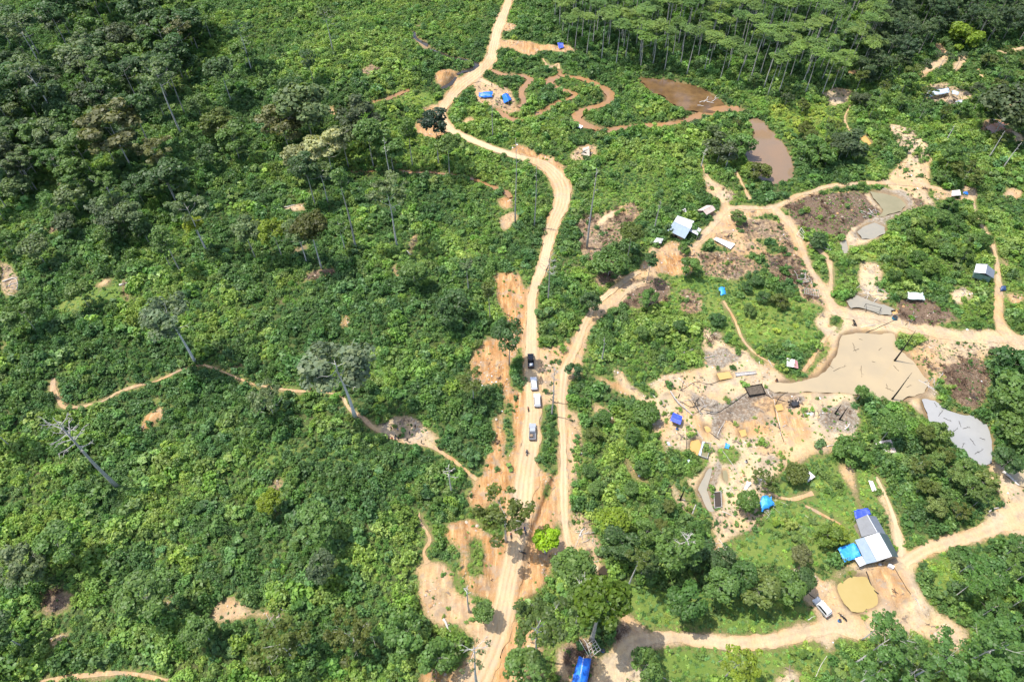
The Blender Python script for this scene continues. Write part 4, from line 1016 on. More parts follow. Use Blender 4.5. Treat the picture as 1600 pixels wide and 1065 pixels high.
EMG = [ # tall trees left standing in the scrub
(109,80,80,20,34,'clumpy',DK),(65,105,28,38,42,'airy',GG),(35,222,-8,150,44,'clumpy',DK),(107,215,42,108,52,'airy',GG),(62,185,26,122,46,'clumpy',DK),
(165,45,150,-5,32,'clumpy',DK),(262,88,250,45,42,'clumpy',DG),(300,105,285,45,38,'airy',BR),(240,98,228,62,44,'clumpy',GG),(284,212,258,112,52,'airy',GG),
(290,180,268,106,40,'clumpy',DK),(160,195,145,152,48,'round',DG),(240,240,228,168,50,'clumpy',DK),(394,112,385,45,30,'airy',DK),(310,80,298,30,38,'clumpy',DK),
(130,228,118,185,40,'clumpy',MD),(520,80,508,22,36,'airy',GG),(490,130,480,92,28,'column',DK),(462,160,460,135,40,'clumpy',DK),(490,225,472,165,78,'round',GG),
(452,235,436,195,58,'clumpy',BR),(572,232,576,182,58,'clumpy',DG),(545,262,547,212,46,'umbrella',GG),(584,262,592,205,44,'round',MD),(645,262,635,203,34,'column',(.085,.16,.03)),
(615,268,613,228,42,'clumpy',MD),(686,260,682,192,44,'clumpy',(.028,.055,.03)),(703,276,698,223,36,'round',MD),(494,325,474,262,46,'clumpy',DK),(513,318,505,268,32,'airy',GG),
(557,391,538,280,34,'column',MD),(480,412,464,362,48,'airy',GG),(443,408,428,362,40,'clumpy',LG),(540,393,530,350,30,'airy',MD),(732,455,730,412,22,'airy',GG),
(766,505,765,452,28,'column',OL),(708,508,698,480,52,'clumpy',DK),(400,405,396,358,46,'clumpy',GG),(195,343,170,285,36,'airy',MD),(284,428,262,372,38,'column',MD),
(326,398,300,325,56,'airy',GG),(275,312,250,275,62,'clumpy',DK),(796,572,795,522,46,'clumpy',DK),(740,625,736,592,42,'airy',OL),(506,842,500,815,52,'round',MD),
(512,905,505,885,42,'clumpy',DG),(428,648,414,622,52,'airy',GG),(200,70,190,48,30,'clumpy',DK),(20,75,2,20,42,'clumpy',DK),(205,130,192,82,34,'clumpy',MD),
(85,260,62,205,46,'clumpy',MD),(150,110,135,62,36,'airy',GG),(330,60,322,18,34,'clumpy',MD),(60,300,38,250,40,'airy',GG),(15,330,-12,275,44,'clumpy',DK),
(30,150,6,100,50,'clumpy',DK),(90,170,70,118,44,'clumpy',DG),(185,175,172,130,40,'airy',MD),(130,300,112,262,42,'clumpy',MD),(375,250,366,215,46,'clumpy',MD),
(110,40,98,0,34,'clumpy',DK),(230,30,222,-8,34,'airy',DG),(20,700,-5,660,44,'clumpy',MD),(38,1010,20,985,60,'clumpy',DK),(70,905,55,880,60,'clumpy',GG),
(255,960,248,930,62,'clumpy',MD),(330,1000,325,985,46,'clumpy',MD),(120,870,108,845,54,'clumpy',MD),(640,1000,640,985,55,'clumpy',MD),(560,1010,558,990,70,'airy',OL),
(688,1040,688,1028,50,'clumpy',MD),(460,1030,455,1005,80,'airy',OL),(60,520,40,490,44,'clumpy',MD),(140,480,125,455,40,'clumpy',MD),(37,78,23,50,29,'clumpy',GG),(122,253,109,215,30,'round',DG),(100,180,87,160,34,'clumpy',DG),(2,195,-11,161,29,'clumpy',DK),(43,300,29,262,32,'column',DG),(178,231,166,210,32,'column',MD),(198,355,188,324,43,'clumpy',GG),(192,381,181,352,36,'column',DG),(127,300,115,280,40,'airy',DK),(192,388,181,365,33,'column',DK),(128,320,116,284,28,'clumpy',MD),(151,64,139,40,36,'clumpy',MD),(267,417,258,384,31,'column',MD),(230,115,220,87,35,'clumpy',MD),(8,224,-6,188,38,'column',GG),(265,60,255,29,39,'clumpy',GG),(235,383,225,355,36,'column',DK),(73,414,60,385,40,'round',GG),(258,185,249,146,42,'column',DK),(225,318,215,290,31,'clumpy',DK),(125,332,113,306,42,'round',GG),(214,192,203,165,29,'airy',DG),(24,199,10,176,38,'round',GG),(223,373,212,333,38,'round',GG),(8,344,-5,314,41,'airy',MD),(204,240,193,212,42,'round',DK),(212,157,202,133,33,'column',DK),(23,397,9,373,31,'clumpy',MD),(97,156,84,124,29,'airy',DG),(387,108,380,78,34,'clumpy',MD),(275,316,266,279,33,'airy',DG),(177,392,166,372,40,'column',MD),(41,310,27,289,41,'round',GG),(89,173,76,144,40,'airy',MD),(321,197,312,160,34,'round',MD),(114,368,102,346,32,'round',DG),(100,355,87,316,28,'column',MD),(246,98,236,59,33,'column',MD),(173,362,161,335,43,'column',DG),(332,266,324,240,28,'clumpy',DK),(47,126,30,93,37,'clumpy',DG),(115,215,100,168,35,'round',DK),(232,69,220,25,46,'clumpy',DK),(27,251,10,211,36,'round',DG),(230,37,218,-8,35,'clumpy',DK),(175,26,161,-12,39,'round',DK),(269,142,257,97,49,'clumpy',DK),(302,74,291,42,46,'round',DK),(113,274,98,245,34,'clumpy',DK),(128,37,114,6,38,'clumpy',DK),(163,105,149,72,46,'clumpy',DK),(157,136,143,86,36,'round',DK),(7,268,-10,217,43,'round',DK),(96,182,80,151,36,'clumpy',DK),(288,127,277,75,39,'clumpy',DK),(6,247,-10,197,36,'clumpy',MD),(184,94,171,64,37,'clumpy',DG),(72,241,56,201,39,'clumpy',DK),(181,256,167,209,40,'clumpy',DK),(209,100,196,54,38,'round',DG),(263,75,251,28,37,'clumpy',DK),(0,221,-17,181,49,'clumpy',DK),(262,153,250,101,46,'round',DK),(32,270,15,218,40,'round',MD),(112,58,97,12,47,'round',DK),(97,68,82,35,34,'clumpy',DG),(18,280,0,234,36,'round',DG),(182,195,169,144,37,'clumpy',DK),(155,15,141,-17,42,'round',DK),(228,155,216,102,38,'round',DK),(149,143,135,98,44,'round',DG),(-12,70,-30,39,38,'round',DK),(62,279,46,241,42,'round',MD),(36,173,20,142,47,'clumpy',DK),(43,232,26,195,48,'clumpy',DK),(296,129,285,97,38,'clumpy',DK),(61,243,45,206,50,'clumpy',DG),(150,153,136,103,38,'airy',GG),(83,20,68,-36,44,'clumpy',GG),(53,299,37,258,38,'airy',DG),(52,169,35,133,37,'clumpy',GG),(96,272,81,225,37,'airy',DK),(172,228,158,195,44,'clumpy',GG),(39,292,22,242,52,'clumpy',DG),(8,282,-8,225,53,'airy',GG),(56,168,39,123,49,'clumpy',DK),(5,285,-12,239,36,'clumpy',MD),(295,53,284,-5,48,'clumpy',MD),(119,250,104,215,45,'clumpy',MD),(147,276,132,222,46,'clumpy',MD),(248,61,236,2,48,'clumpy',DK),(103,206,88,148,53,'clumpy',DK),(62,87,46,30,38,'clumpy',DK),(260,34,248,-17,49,'airy',GG),(144,136,129,87,51,'clumpy',GG),(154,136,140,96,51,'clumpy',GG),(9,156,-7,102,36,'airy',DK),(177,162,163,107,38,'airy',MD),(263,99,251,52,50,'clumpy',DK),(109,265,94,208,41,'clumpy',GG),(274,110,262,55,53,'airy',MD),(108,295,93,244,43,'airy',MD),(37,291,20,230,51,'airy',DG),(43,278,26,245,38,'airy',DK),(247,79,235,29,46,'airy',DK),(220,167,207,106,38,'airy',DK),(650,450,648,425,40,'clumpy',MD)]
WORD = {'clumpy': 'clumpy', 'airy': 'thin airy', 'round': 'rounded', 'umbrella': 'flat layered', 'column': 'narrow upright'}
def colour_word(c): return {DK: 'dark green', MD: 'mid green', GG: 'grey green', BR: 'brownish', LG: 'light green', OL: 'olive', DG: 'dark grey green'}.get(c, 'green')
LAB = {}
for e in EMG:
    k = (colour_word(e[6]), WORD[e[5]], 'upper left forest' if e[0] < 420 and e[1] < 350 else ('cluster west of the road bend' if e[1] < 430 and e[0] > 420 else 'scrub of the lower left'))
    LAB[k] = LAB.get(k, 0)+1
for e in EMG:
    k = (colour_word(e[6]), WORD[e[5]], 'upper left forest' if e[0] < 420 and e[1] < 350 else ('cluster west of the road bend' if e[1] < 430 and e[0] > 420 else 'scrub of the lower left'))
    tree_px(*e, 'tall %s tree, %s crown, %s' % (k[0], k[1], k[2]), group='tall trees left standing in the scrub' , name='forest_tree', bark=PALE if e[5] == 'airy' else GREY, fine=2)
# trees that stand out
def T1(*a, **k): return tree_px(*a, **k)
T1(362,160,346,108,44,'round',DK,'round dark green tree alone on the bright scrub slope below the upper left forest',name='forest_tree',bark=PALE)
T1(206,262,186,198,74,'clumpy',BR,'big brownish green crown with a split trunk in front of the upper left forest',name='forest_tree',bark=PALE,fine=2)
T1(256,275,250,236,56,'airy',BR,'pale brown feathery crown just below the big brownish tree',name='forest_tree',bark=PALE)
T1(348,222,338,192,50,'clumpy',OL,'olive tree leaning over the middle of the left slope',name='forest_tree')
T1(520,272,518,226,50,'clumpy',YL,'tree covered in pale cream blossom west of the road bend',name='flowering_tree',bark=PALE)
T1(478,275,472,242,48,'clumpy',(.22,.235,.11),'lower cream flowering tree beside the taller blossom tree',name='flowering_tree',bark=PALE)
T1(621,388,608,300,66,'airy',GG,'tall tree with bare pale branches showing through its wide grey green crown',name='forest_tree',bark=PALE,fine=3,limbs=9)
T1(503,421,492,352,52,'round',(.075,.088,.018),'tree with a dark olive bronze crown above a thin pale trunk',name='forest_tree',bark=PALE)
T1(322,393,292,352,30,'round',(.20,.26,.02),'small bright yellow green tree glowing among darker scrub on the left',name='forest_tree',bark=PALE)
T1(306,567,272,492,62,'clumpy',(.12,.17,.08),'half bare pale tree with a bent white trunk on the left',name='forest_tree',bark=(.6,.57,.53),r=.4,fine=3,limbs=8)
T1(555,652,546,572,92,'clumpy',(.135,.19,.095),'broad grey green tree with bleached bare top branches beside the footpath',name='forest_tree',bark=(.6,.57,.53),r=.5,fine=3,limbs=10)
T1(432,800,430,783,34,'round',(.14,.20,.012),'small round yellow green tree in the lower left scrub',name='shrub_tree')
T1(790,846,769,802,76,'airy',OL,'olive open crowned tree leaning over the left edge of the main road',name='roadside_tree',bark=PALE,r=.3,fine=2,limbs=8,flat=.85)
T1(852,862,863,838,38,'round',BG,'small perfectly round lime green tree with a white trunk between the tracks',name='lollipop_tree',bark=(.6,.58,.55),r=.26,flat=.92,lean=0)
T1(836,1028,840,975,88,'airy',(.085,.135,.032),'spreading airy tree with a straight white trunk beside the road at the bottom',name='roadside_tree',bark=(.5,.47,.43),r=.3,fine=2,limbs=9)
T1(924,1000,937,944,80,'round',(.075,.13,.012),'huge dense bright and dark green tree above the blue tent',name='shade_tree',r=.5,flat=.95)
T1(893,915,893,886,56,'round',MD,'dense green tree at the right edge of the dirt track bend',name='roadside_tree')
T1(900,975,905,935,46,'clumpy',(.07,.12,.025),'green tree behind the huge shade tree',name='roadside_tree')
T1(960,872,965,848,52,'clumpy',DK,'dark green tree at the left end of the lower grove',name='grove_tree')
T1(952,835,955,815,42,'round',LG,'lime green tree at the top of the lower grove',name='grove_tree')
T1(1042,890,1042,852,58,'clumpy',MD,'wide tree with grey bare twigs on top in the lower grove',name='grove_tree',bark=PALE,fine=3)
T1(982,915,995,872,38,'airy',OL,'thin yellowish tree leaning beside the lower grove',name='grove_tree',bark=PALE)
T1(1064,965,1065,942,52,'clumpy',(.06,.14,.03),'layered bright green tree at the front of the lower grove',name='grove_tree')
for (bx, by, tx, ty, w, c) in [(1112,935,1112,910,50,(.10,.18,.045)),(1170,938,1172,914,56,(.12,.18,.045)),(1215,935,1218,914,50,MD),(1115,895,1115,872,38,DK),(1005,845,1000,830,36,MD),(1080,880,1085,860,50,DK),(1000,900,1005,880,40,DK),(1140,925,1142,900,50,(.06,.12,.03)),(1238,925,1235,905,38,DK)]:
    tree(P(bx, by), height_to(P(bx, by), ty)+2, w/2*mpp(P(bx, by)), 'clumpy', c, 'leafy green tree in the row along the lower grove', 'trees of the lower grove', name='grove_tree')
T1(747,1078,742,1015,56,'sprig',(.10,.14,.05),'open crowned tree with a forked pale trunk at the bottom of the orange bank',name='roadside_tree',bark=PALE,fine=2)
T1(757,968,757,955,32,'round',MD,'round bush on the orange ground left of the road',name='shrub_tree')
T1(820,1065,822,1045,60,'clumpy',MD,'leafy tree at the bottom edge right of the road',name='roadside_tree')
RIGHT = [ # smaller trees among the workings: base, crown, width, kind, colour, label, group
(1002,1052,1000,1038,42,'clumpy',MD,'bushy tree on the grass beside the pale path fork'),(1132,1058,1130,1032,58,'airy',LG,'yellow green tree with big loose leaves at the bottom edge'),
(980,405,988,362,34,'round',OL,'round olive tree west of the white roofed house'),(950,432,955,408,46,'round',MD,'dense green tree below the olive tree'),
(1010,442,1016,405,20,'clumpy',DK,'small tuft of leaves on a pale broken trunk above the brown clearing'),(1012,480,1010,465,28,'clumpy',MD,'green tree on the brown clearing'),
(920,492,919,472,28,'clumpy',DK,'dark tree where the track meets the slope'),(1072,432,1072,416,28,'clumpy',MD,'leafy tree on the orange yard edge'),
(1160,1,1160,-5,30,'clumpy',MD,'tree at the far edge'),(1240,748,1240,740,32,'round',OL,'olive bush beside the torn metal roof'),
(1245,878,1245,868,32,'round',BR,'brownish olive bush in the grass west of the big shed'),(1228,932,1228,912,38,'clumpy',DK,'dark tree above the parked white car'),
(1375,690,1375,664,38,'round',MD,'round tree above the collapsed hut'),(1338,625,1340,612,22,'round',MD,'small tree on the south bank of the beige pond'),
(1325,710,1325,700,42,'clumpy',MD,'bush left of the collapsed hut'),(1190,760,1190,750,34,'airy',OL,'grey olive bush above the blue tarp shelter'),
(1286,845,1285,835,34,'clumpy',(.12,.19,.03),'banana clump west of the big shed'),(1120,905,1112,892,30,'clumpy',DK,'dark bush near the small olive pool'),
(1300,845,1300,835,26,'clumpy',LG,'yellowish bush at the blue tarp of the big shed'),(1160,795,1158,782,34,'round',MD,'round bush left of the blue tarp shelter'),
(1005,655,1005,645,40,'round',MD,'round green bush on the slope west of the blue roof'),(895,590,896,578,22,'clumpy',(.05,.12,.04),'small bright bush at the corner of the second track'),
(1570,680,1572,668,50,'round',MD,'tree right of the grey pond'),(1570,640,1570,615,60,'clumpy',MD,'broad tree at the right edge above the grey pond'),
(1560,595,1560,572,60,'clumpy',(.05,.12,.03),'tree at the right edge beside the brown brush'),(1560,735,1560,722,36,'clumpy',DK,'tree at the lower right corner of the grey pond'),
(1150,245,1147,228,40,'clumpy',MD,'grey green tree left of the brown pond'),
(1272,255,1270,235,50,'clumpy',MD,'tree at the right bank of the brown pond'),(1320,250,1318,228,48,'clumpy',DG,'dark tree in the scrub right of the brown pond'),
(1550,215,1548,165,74,'round',DG,'large round dark grey green tree near the top right clearing'),(1500,75,1495,58,48,'clumpy',LG,'bright green tree beside the upper right sand path'),
(1500,290,1490,270,44,'airy',OL,'olive tree above the sheet roof by the right path'),(1470,285,1462,275,26,'airy',MD,'small tree at the end of the upper path'),
(1182,282,1178,268,30,'clumpy',OL,'yellowish bush at the foot of the brown pond'),(1120,255,1118,232,44,'clumpy',DG,'grey tree south of the stream'),
(1150,350,1145,342,22,'clumpy',MD,'small leafy tree beside the house yard path'),(1068,395,1045,388,18,'clumpy',MD,'small tree at the west corner of the white roofed house'),
(1272,385,1270,376,26,'round',DK,'dark shade tree over the path fork'),(1475,265,1472,240,40,'clumpy',MD,'tree above the right end of the upper path')]
for q in RIGHT:
    if q[1] < 20: continue
    tree_px(*q[:7], q[7], name='shrub_tree' if q[4] < 36 else 'young_tree', bark=GREY)
def grove(name, pts, h, w, kinds, cols, label, group, bark, seed, fine=1, flat=.75, lean=.03, limbs=5):
    rg = random.Random(seed)
    for (x, y) in pts:
        b = P(x, y); H = rg.uniform(*h); tree(b, H, rg.uniform(*w), rg.choice(kinds), rg.choice(cols), label, group, name=name, bark=bark, flat=flat, lean=lean, limbs=limbs, fine=fine)
def rand_in(poly, n, dmin, seed, by='world'):
    rg = random.Random(seed); l = px_poly(poly); out = []; xs = [p.x for p in l]; ys = [p.y for p in l]; pts = []
    for _ in range(n*60):
        x, y = rg.uniform(min(xs), max(xs)), rg.uniform(min(ys), max(ys)); ins = False
        for k in range(len(l)):
            a, b = l[k], l[(k+1) % len(l)]
            if (a.y > y) != (b.y > y) and x < (b.x-a.x)*(y-a.y)/(b.y-a.y)+a.x: ins = not ins
        if ins and all((x-q)**2+(y-w)**2 > dmin*dmin for q, w in pts):
            pts.append((x, y))
            if len(pts) >= n: break
    return [PX((x, y, 0))[:2] for x, y in pts]
# thin pale-trunked feathery trees of the lower right
grove('feathery_tree', rand_in([(1470,900),(1530,880),(1620,860),(1650,1120),(1500,1120),(1440,1060),(1520,990),(1480,930)], 34, 4.4, 11), (9, 14), (2.2, 3.6), ['umbrella', 'airy'], [(.08, .17, .035), (.07, .145, .032), (.095, .18, .035)],
      'feathery light green tree with a thin pale leaning trunk in the lower right grove', 'feathery trees of the lower right grove', PALE, 21, 1, .6, .05)
for (bx, by, tx, ty, w) in [(1345,1000,1345,968,32),(1335,1036,1350,1000,70),(1365,1040,1375,1010,60),(1428,1056,1440,1025,70),(1480,1050,1495,1010,90),(1400,1065,1410,1045,60),(1330,1075,1335,1050,60)]:
    T1(bx,by,tx,ty,w,'airy',(.085,.17,.04),'feathery light green tree hanging over the bottom of the sandy yard',group='feathery trees below the sandy yard',name='feathery_tree',bark=PALE,fine=2,flat=.65)
grove('broadleaf_tree', [(1430,690),(1440,700),(1450,735),(1470,720),(1478,755),(1495,740),(1505,775),(1520,790),(1465,785),(1440,770),(1425,740),(1530,760),(1450,800),(1490,810),(1455,690)],
      (4, 7.5), (2.1, 3.4), ['clumpy', 'clumpy', 'airy'], [(.12, .19, .045), (.10, .17, .04), (.14, .20, .05), OL], 'leafy broad crowned tree in the grove between the collapsed hut and the grey pond', 'trees of the grove beside the grey pond', GREY, 22, flat=.8)
grove('plantation_tree', rand_in([(868,-45),(862,52),(900,82),(955,112),(1040,118),(1130,128),(1200,150),(1290,150),(1345,120),(1375,50),(1400,-45)], 290, 6.2, 12), (14, 25), (3.6, 5.6), ['umbrella'], [(.115, .195, .046), (.135, .215, .048), (.095, .165, .042), (.155, .235, .05)],
      'slender plantation tree with pale trunk and flat feathery crown in the stand beyond the stream', 'plantation trees in the stand beyond the stream', (.40, .37, .33), 23, 1, .42, .05, 4)
grove('woodland_tree', rand_in([(1375,-45),(1360,70),(1330,140),(1400,125),(1470,60),(1520,70),(1600,60),(1700,40),(1720,-45)], 200, 5.0, 13), (11, 17), (3.2, 4.8), ['clumpy', 'airy'], [(.062, .105, .042), (.075, .118, .046), (.052, .092, .040)],
      'dull dark grey green tree of the forest in the upper right corner', 'dull green trees of the upper right forest', GREY, 24, 1, .85)
grove('woodland_tree', rand_in([(1330,140),(1420,115),(1480,110),(1600,90),(1660,260),(1560,240),(1520,180),(1440,200),(1380,190),(1345,190)], 42, 8, 14), (6, 11), (2.4, 4), ['clumpy', 'airy'], [MD, DG, OL, (.05, .1, .03)],
      'mixed green tree in the broken woodland below the upper right forest', 'trees of the broken woodland on the upper right', GREY, 25)
grove('forest_tree', rand_in([(1210,160),(1290,175),(1330,250),(1290,270),(1262,240),(1225,190)], 9, 7, 15), (5, 8), (2.2, 3.4), ['clumpy', 'airy'], [MD, DG, OL], 'grey green tree along the far bank of the brown pond', 'trees along the far bank of the brown pond', GREY, 26)
grove('bank_tree', [(1130,205),(1150,200),(1140,225),(1110,215)], (4, 6), (2.0, 2.8), ['clumpy', 'airy'], [MD, OL, (.10, .16, .05)], 'dark tree crowding the bank between the stream mouth and the brown pond', 'trees between the stream mouth and the brown pond', GREY, 27)
grove('slope_tree', [(1165,455),(1180,445),(1190,470),(1170,490),(1120,505),(1060,520),(1030,525),(1000,530),(945,540),(1215,480)],
      (3, 5), (1.8, 2.8), ['clumpy', 'round'], [MD, (.055, .12, .03), OL, DK], 'bushy green tree on the slope between the house and the sand pits', 'bushy trees on the slope below the house', GREY, 28)
grove('slope_tree', [(930,770),(985,770),(1040,800),(920,740),(1085,835),(1030,830),(925,690),(1000,740),(985,690),(940,660)],
      (3, 5), (1.7, 2.6), ['clumpy', 'round'], [MD, (.07, .14, .03), OL], 'bushy green tree on the thicket slope right of the second track', 'bushy trees in the thicket right of the second track', GREY, 29)
grove('valley_tree', [(1440,360),(1465,350),(1490,365),(1510,385),(1450,390),(1475,400),(1430,410),(1500,410),(1420,440),(1400,420),(1520,350),(1480,330),(1445,430),(1390,440),(1530,390),(1420,380)],
      (4, 6.5), (2.2, 3.4), ['clumpy', 'round'], [MD, (.065, .13, .026), (.09, .15, .028)], 'leafy green tree in the wooded hollow between the grey stream and the hut path', 'trees of the wooded hollow west of the hut path', GREY, 30)
# dead trees
def dead(bx, by, ty, r, label, cr=2.5, limbs=7, mat=PALEWOOD, lean=0.0, seed=1, group=None, dx=None):
    r = max(r, .2)*1.25; b = G(P(bx, by)); H = height_to(b, ty); t = empty('dead_tree', b, label, 'dead tree', group); t['_local'] = True
    me = trunk_mesh('trunk', H, cr, H*.75, r, seed, limbs, True, lean, mat); o = link('trunk', me, t)
    return t
dead(185,762,655,.42,'tall bleached dead tree leaning over the lower left scrub',4.6,14,WOOD,.02,3)
dead(917,388,262,.3,'tall bare grey pole trunk with a stub of twigs right of the road',1.4,4,WOOD,.0,4)
dead(805,352,215,.22,'dark dead double stemmed tree at the road bend',1.2,6,WOOD,.02,5)
dead(835,355,255,.16,'thin dead stick tree beside the dark dead tree',.8,4,WOOD,.02,6)
dead(856,472,398,.2,'dead tree with a star of bare drooping branches beside the road',3.2,12,WOOD,.0,7)
dead(864,628,575,.16,'thin grey dead sapling between the two tracks above the green strip',1.6,8,WOOD,.03,8)
dead(706,770,728,.2,'small grey leafless tree beside the footpath',1.8,8,PALEWOOD,.02,9)
dead(733,955,915,.16,'white leafless stump tree on the orange bank',1.0,6,PALEWOOD,.03,10)
dead(905,950,905,.26,'bleached branching dead top beside the huge shade tree',2.8,9,PALEWOOD,.02,11)
dead(1050,890,832,.22,'grey bare topped tree in the lower grove',2.6,10,PALEWOOD,.02,12)
dead(1398,563,516,.22,'black charred snag leaning at the north east corner of the beige pond',.3,1,BLACKWOOD,.0,13)
dead(1394,623,582,.2,'black charred snag leaning at the south shore of the beige pond',.3,1,BLACKWOOD,.0,14)
dead(1311,656,635,.2,'short charred post leaning in the ashy ground',.2,0,BLACKWOOD,.0,15)
dead(1304,647,631,.17,'shorter charred post beside the leaning charred post',.2,0,BLACKWOOD,.0,16)
dead(1063,780,762,.22,'black stump standing in the thicket above the lower grove',.2,0,BLACKWOOD,.0,17)
for i, (bx, by, ty) in enumerate([(1475,225,195),(1545,246,205),(1566,264,222),(1378,105,80),(1460,120,98)]):
    dead(bx, by, ty, .14, 'thin bare pale pole trunk sticking out of the upper right woodland', .5, 2, PALEWOOD, .03, 20+i, 'bare pole trunks of the upper right')
dead(1095,262,232,.14,'small white dead tree left of the brown pond',1.2,6,PALEWOOD,.04,27)
dead(1133,265,228,.14,'forked white dead tree near the brown pond',1.2,6,PALEWOOD,.04,28)
dead(1022,360,312,.12,'thin dead stem beside the white roofed house',.8,5,WOOD,.02,29)
dead(862,650,600,.1,'thin dead stem in the green strip between the tracks',.8,4,WOOD,.03,30)
dead(940,565,525,.12,'pale dead stem at the slope above the sand pits',.6,3,WOOD,.02,31)
dead(612,290,215,.2,'pale dead stem among the trees west of the bend',1.2,5,PALEWOOD,.01,33)
dead(770,215,160,.1,'thin dead stem at the scrub north of the road',.5,3,WOOD,.0,34)
# ---------------------------------------------------------------- buildings and shelters
def roof_mat(name, col, rust=None, rough=.55, metal=.1): return simple(name, col, rough, .4, .1, .8, metal, dirt=rust)
ZINC_W = roof_mat('white_zinc', (.54, .55, .56), ((.55, .5, .45), .15)); ZINC_B = roof_mat('pale_blue_zinc', (.25, .31, .37), ((.33, .32, .3), .3))
ZINC_G = roof_mat('weathered_zinc', (.19, .195, .20), ((.13, .12, .115), .5)); ZINC_D = roof_mat('dark_green_zinc', (.07, .10, .10), ((.1, .11, .1), .3)); ZINC_S = roof_mat('slate_zinc', (.16, .18, .21), ((.26, .28, .3), .4))
RUST = roof_mat('rusty_zinc', (.50, .40, .34), ((.27, .15, .09), .65), .7, .1); RUSTW = roof_mat('pale_rusty_zinc', (.62, .58, .55), ((.38, .26, .19), .6), .7, .1); PINK = roof_mat('pink_roof', (.56, .27, .26), ((.7, .6, .58), .5), .6, .05); PINKW = roof_mat('pinkish_white_roof', (.74, .66, .64), ((.6, .4, .38), .3), .6, .05)
def tarp_mat(name, col, v=.15):
    t = NT(name); p = t.pos(); n = t.noise(1.1, 5, p, .65); n2 = t.noise(3.5, 3, p)
    c = t.mix(t.ramp(n, .45, .75), col, tuple(min(.9, q*1.5+.03) for q in col)); c = t.mix(t.math('MULTIPLY', t.ramp(n2, .55, .8), .35), c, tuple(q*.55 for q in col))
    return t.done(t.bsdf(c, .42, .5, nor=t.bump(n, .6, .25)))
TBLUE = tarp_mat('blue_tarp', (.012, .14, .62)); TSKY = tarp_mat('sky_blue_tarp', (.03, .27, .72)); TROYAL = tarp_mat('royal_blue_sheet', (.035, .07, .50)); TGREEN = tarp_mat('pale_green_tarp', (.52, .63, .56)); TWHITE = tarp_mat('white_tarp', (.62, .66, .68)); TGW = tarp_mat('grey_blue_sheet', (.42, .50, .58))
PLANK = simple('plank_wall', (.24, .17, .11), .85, .2, .4, 2.5); PLY = simple('plywood_wall', (.36, .29, .21), .8, .2, .3, 1.2); CONC = simple('pale_wall', (.45, .42, .38), .85, .2, .2, 1.2)
THATCH = simple('thatch', (.50, .42, .33), .95, .1, .45, 4, bump=1.0)
def Q(l, z):      # photo pixels of roof corners -> points at height(s) z
    zs = z if isinstance(z, (list, tuple)) else [z]*len(l)
    return [PT(u, v, h) for (u, v), h in zip(l, zs)]
def base_of(pts, dz_=0):
    c = sum((Vector(p) for p in pts), Vector())/len(pts); c.z = float(ground_z(np.array([c.x]), np.array([c.y]))[0]); return c
def posts(parent, pts, zt, r=.07, mat=WOOD, name='post', inset=.0, c=None):
    for p in pts:
        p = Vector(p)
        if c is not None and inset: p = p+(Vector((c.x, c.y, p.z))-p).normalized()*inset
        mb = MB(); gz_ = float(ground_z(np.array([p.x]), np.array([p.y]))[0]); mb.tube([(p.x, p.y, gz_-.15), (p.x, p.y, p.z+zt)], r, 6); mb.build(name, mat, parent)
def gutter_sheet(parent, name, q, mat, per=.28, amp=.025, th=.03, along='v'):
    a, b, c, d = q; n = max(4, int((Vector(b)-Vector(a)).length/per)*2); mb = MB(); mb.sheet(a, b, c, d, th, n, 1, amp); return mb.build(name, mat, parent)
def walls(parent, foot, z0, z1, mat, name='wall', th=.08, door=None, top=None):
    """one wall piece per side; top: list of top heights per corner"""
    n = len(foot); out = []
    for i in range(n):
        a, b = Vector(foot[i]), Vector(foot[(i+1) % n]); d = (b-a).normalized(); s = Vector((d.y, -d.x, 0))*th/2
        a = a+d*.06; b = b-d*.06; ta, tb = (top[i], top[(i+1) % n]) if top else (z1, z1)
        mb = MB(); vs = [a-s, b-s, b+s, a+s]
        vv = [Vector((p.x, p.y, z0)) for p in vs]+[Vector((vs[0].x, vs[0].y, ta)), Vector((vs[1].x, vs[1].y, tb)), Vector((vs[2].x, vs[2].y, tb)), Vector((vs[3].x, vs[3].y, ta))]
        mb.add(vv, [(3, 2, 1, 0), (4, 5, 6, 7), (0, 1, 5, 4), (1, 2, 6, 5), (2, 3, 7, 6), (3, 0, 4, 7)])
        w = mb.build(name, mat, parent); out.append(w)
        if door == i:
            m = a.lerp(b, .5); o_ = Vector((d.y, -d.x, 0))*(th/2+.02); mb = MB()
            mb.box((m.x+o_.x, m.y+o_.y, z0+1.0), (1.0, .05, 2.0), math.atan2(d.y, d.x)); mb.build('door', BLACKWOOD, parent)
            o2 = -o_; mb = MB(); mb.box((m.x+o2.x, m.y+o2.y, z0+1.0), (1.0, .05, 2.0), math.atan2(d.y, d.x)); mb.build('door', BLACKWOOD, parent)
    return out
def shrink(pts, k):
    c = sum((Vector(p) for p in pts), Vector())/len(pts); return [c+(Vector(p)-c)*k for p in pts]
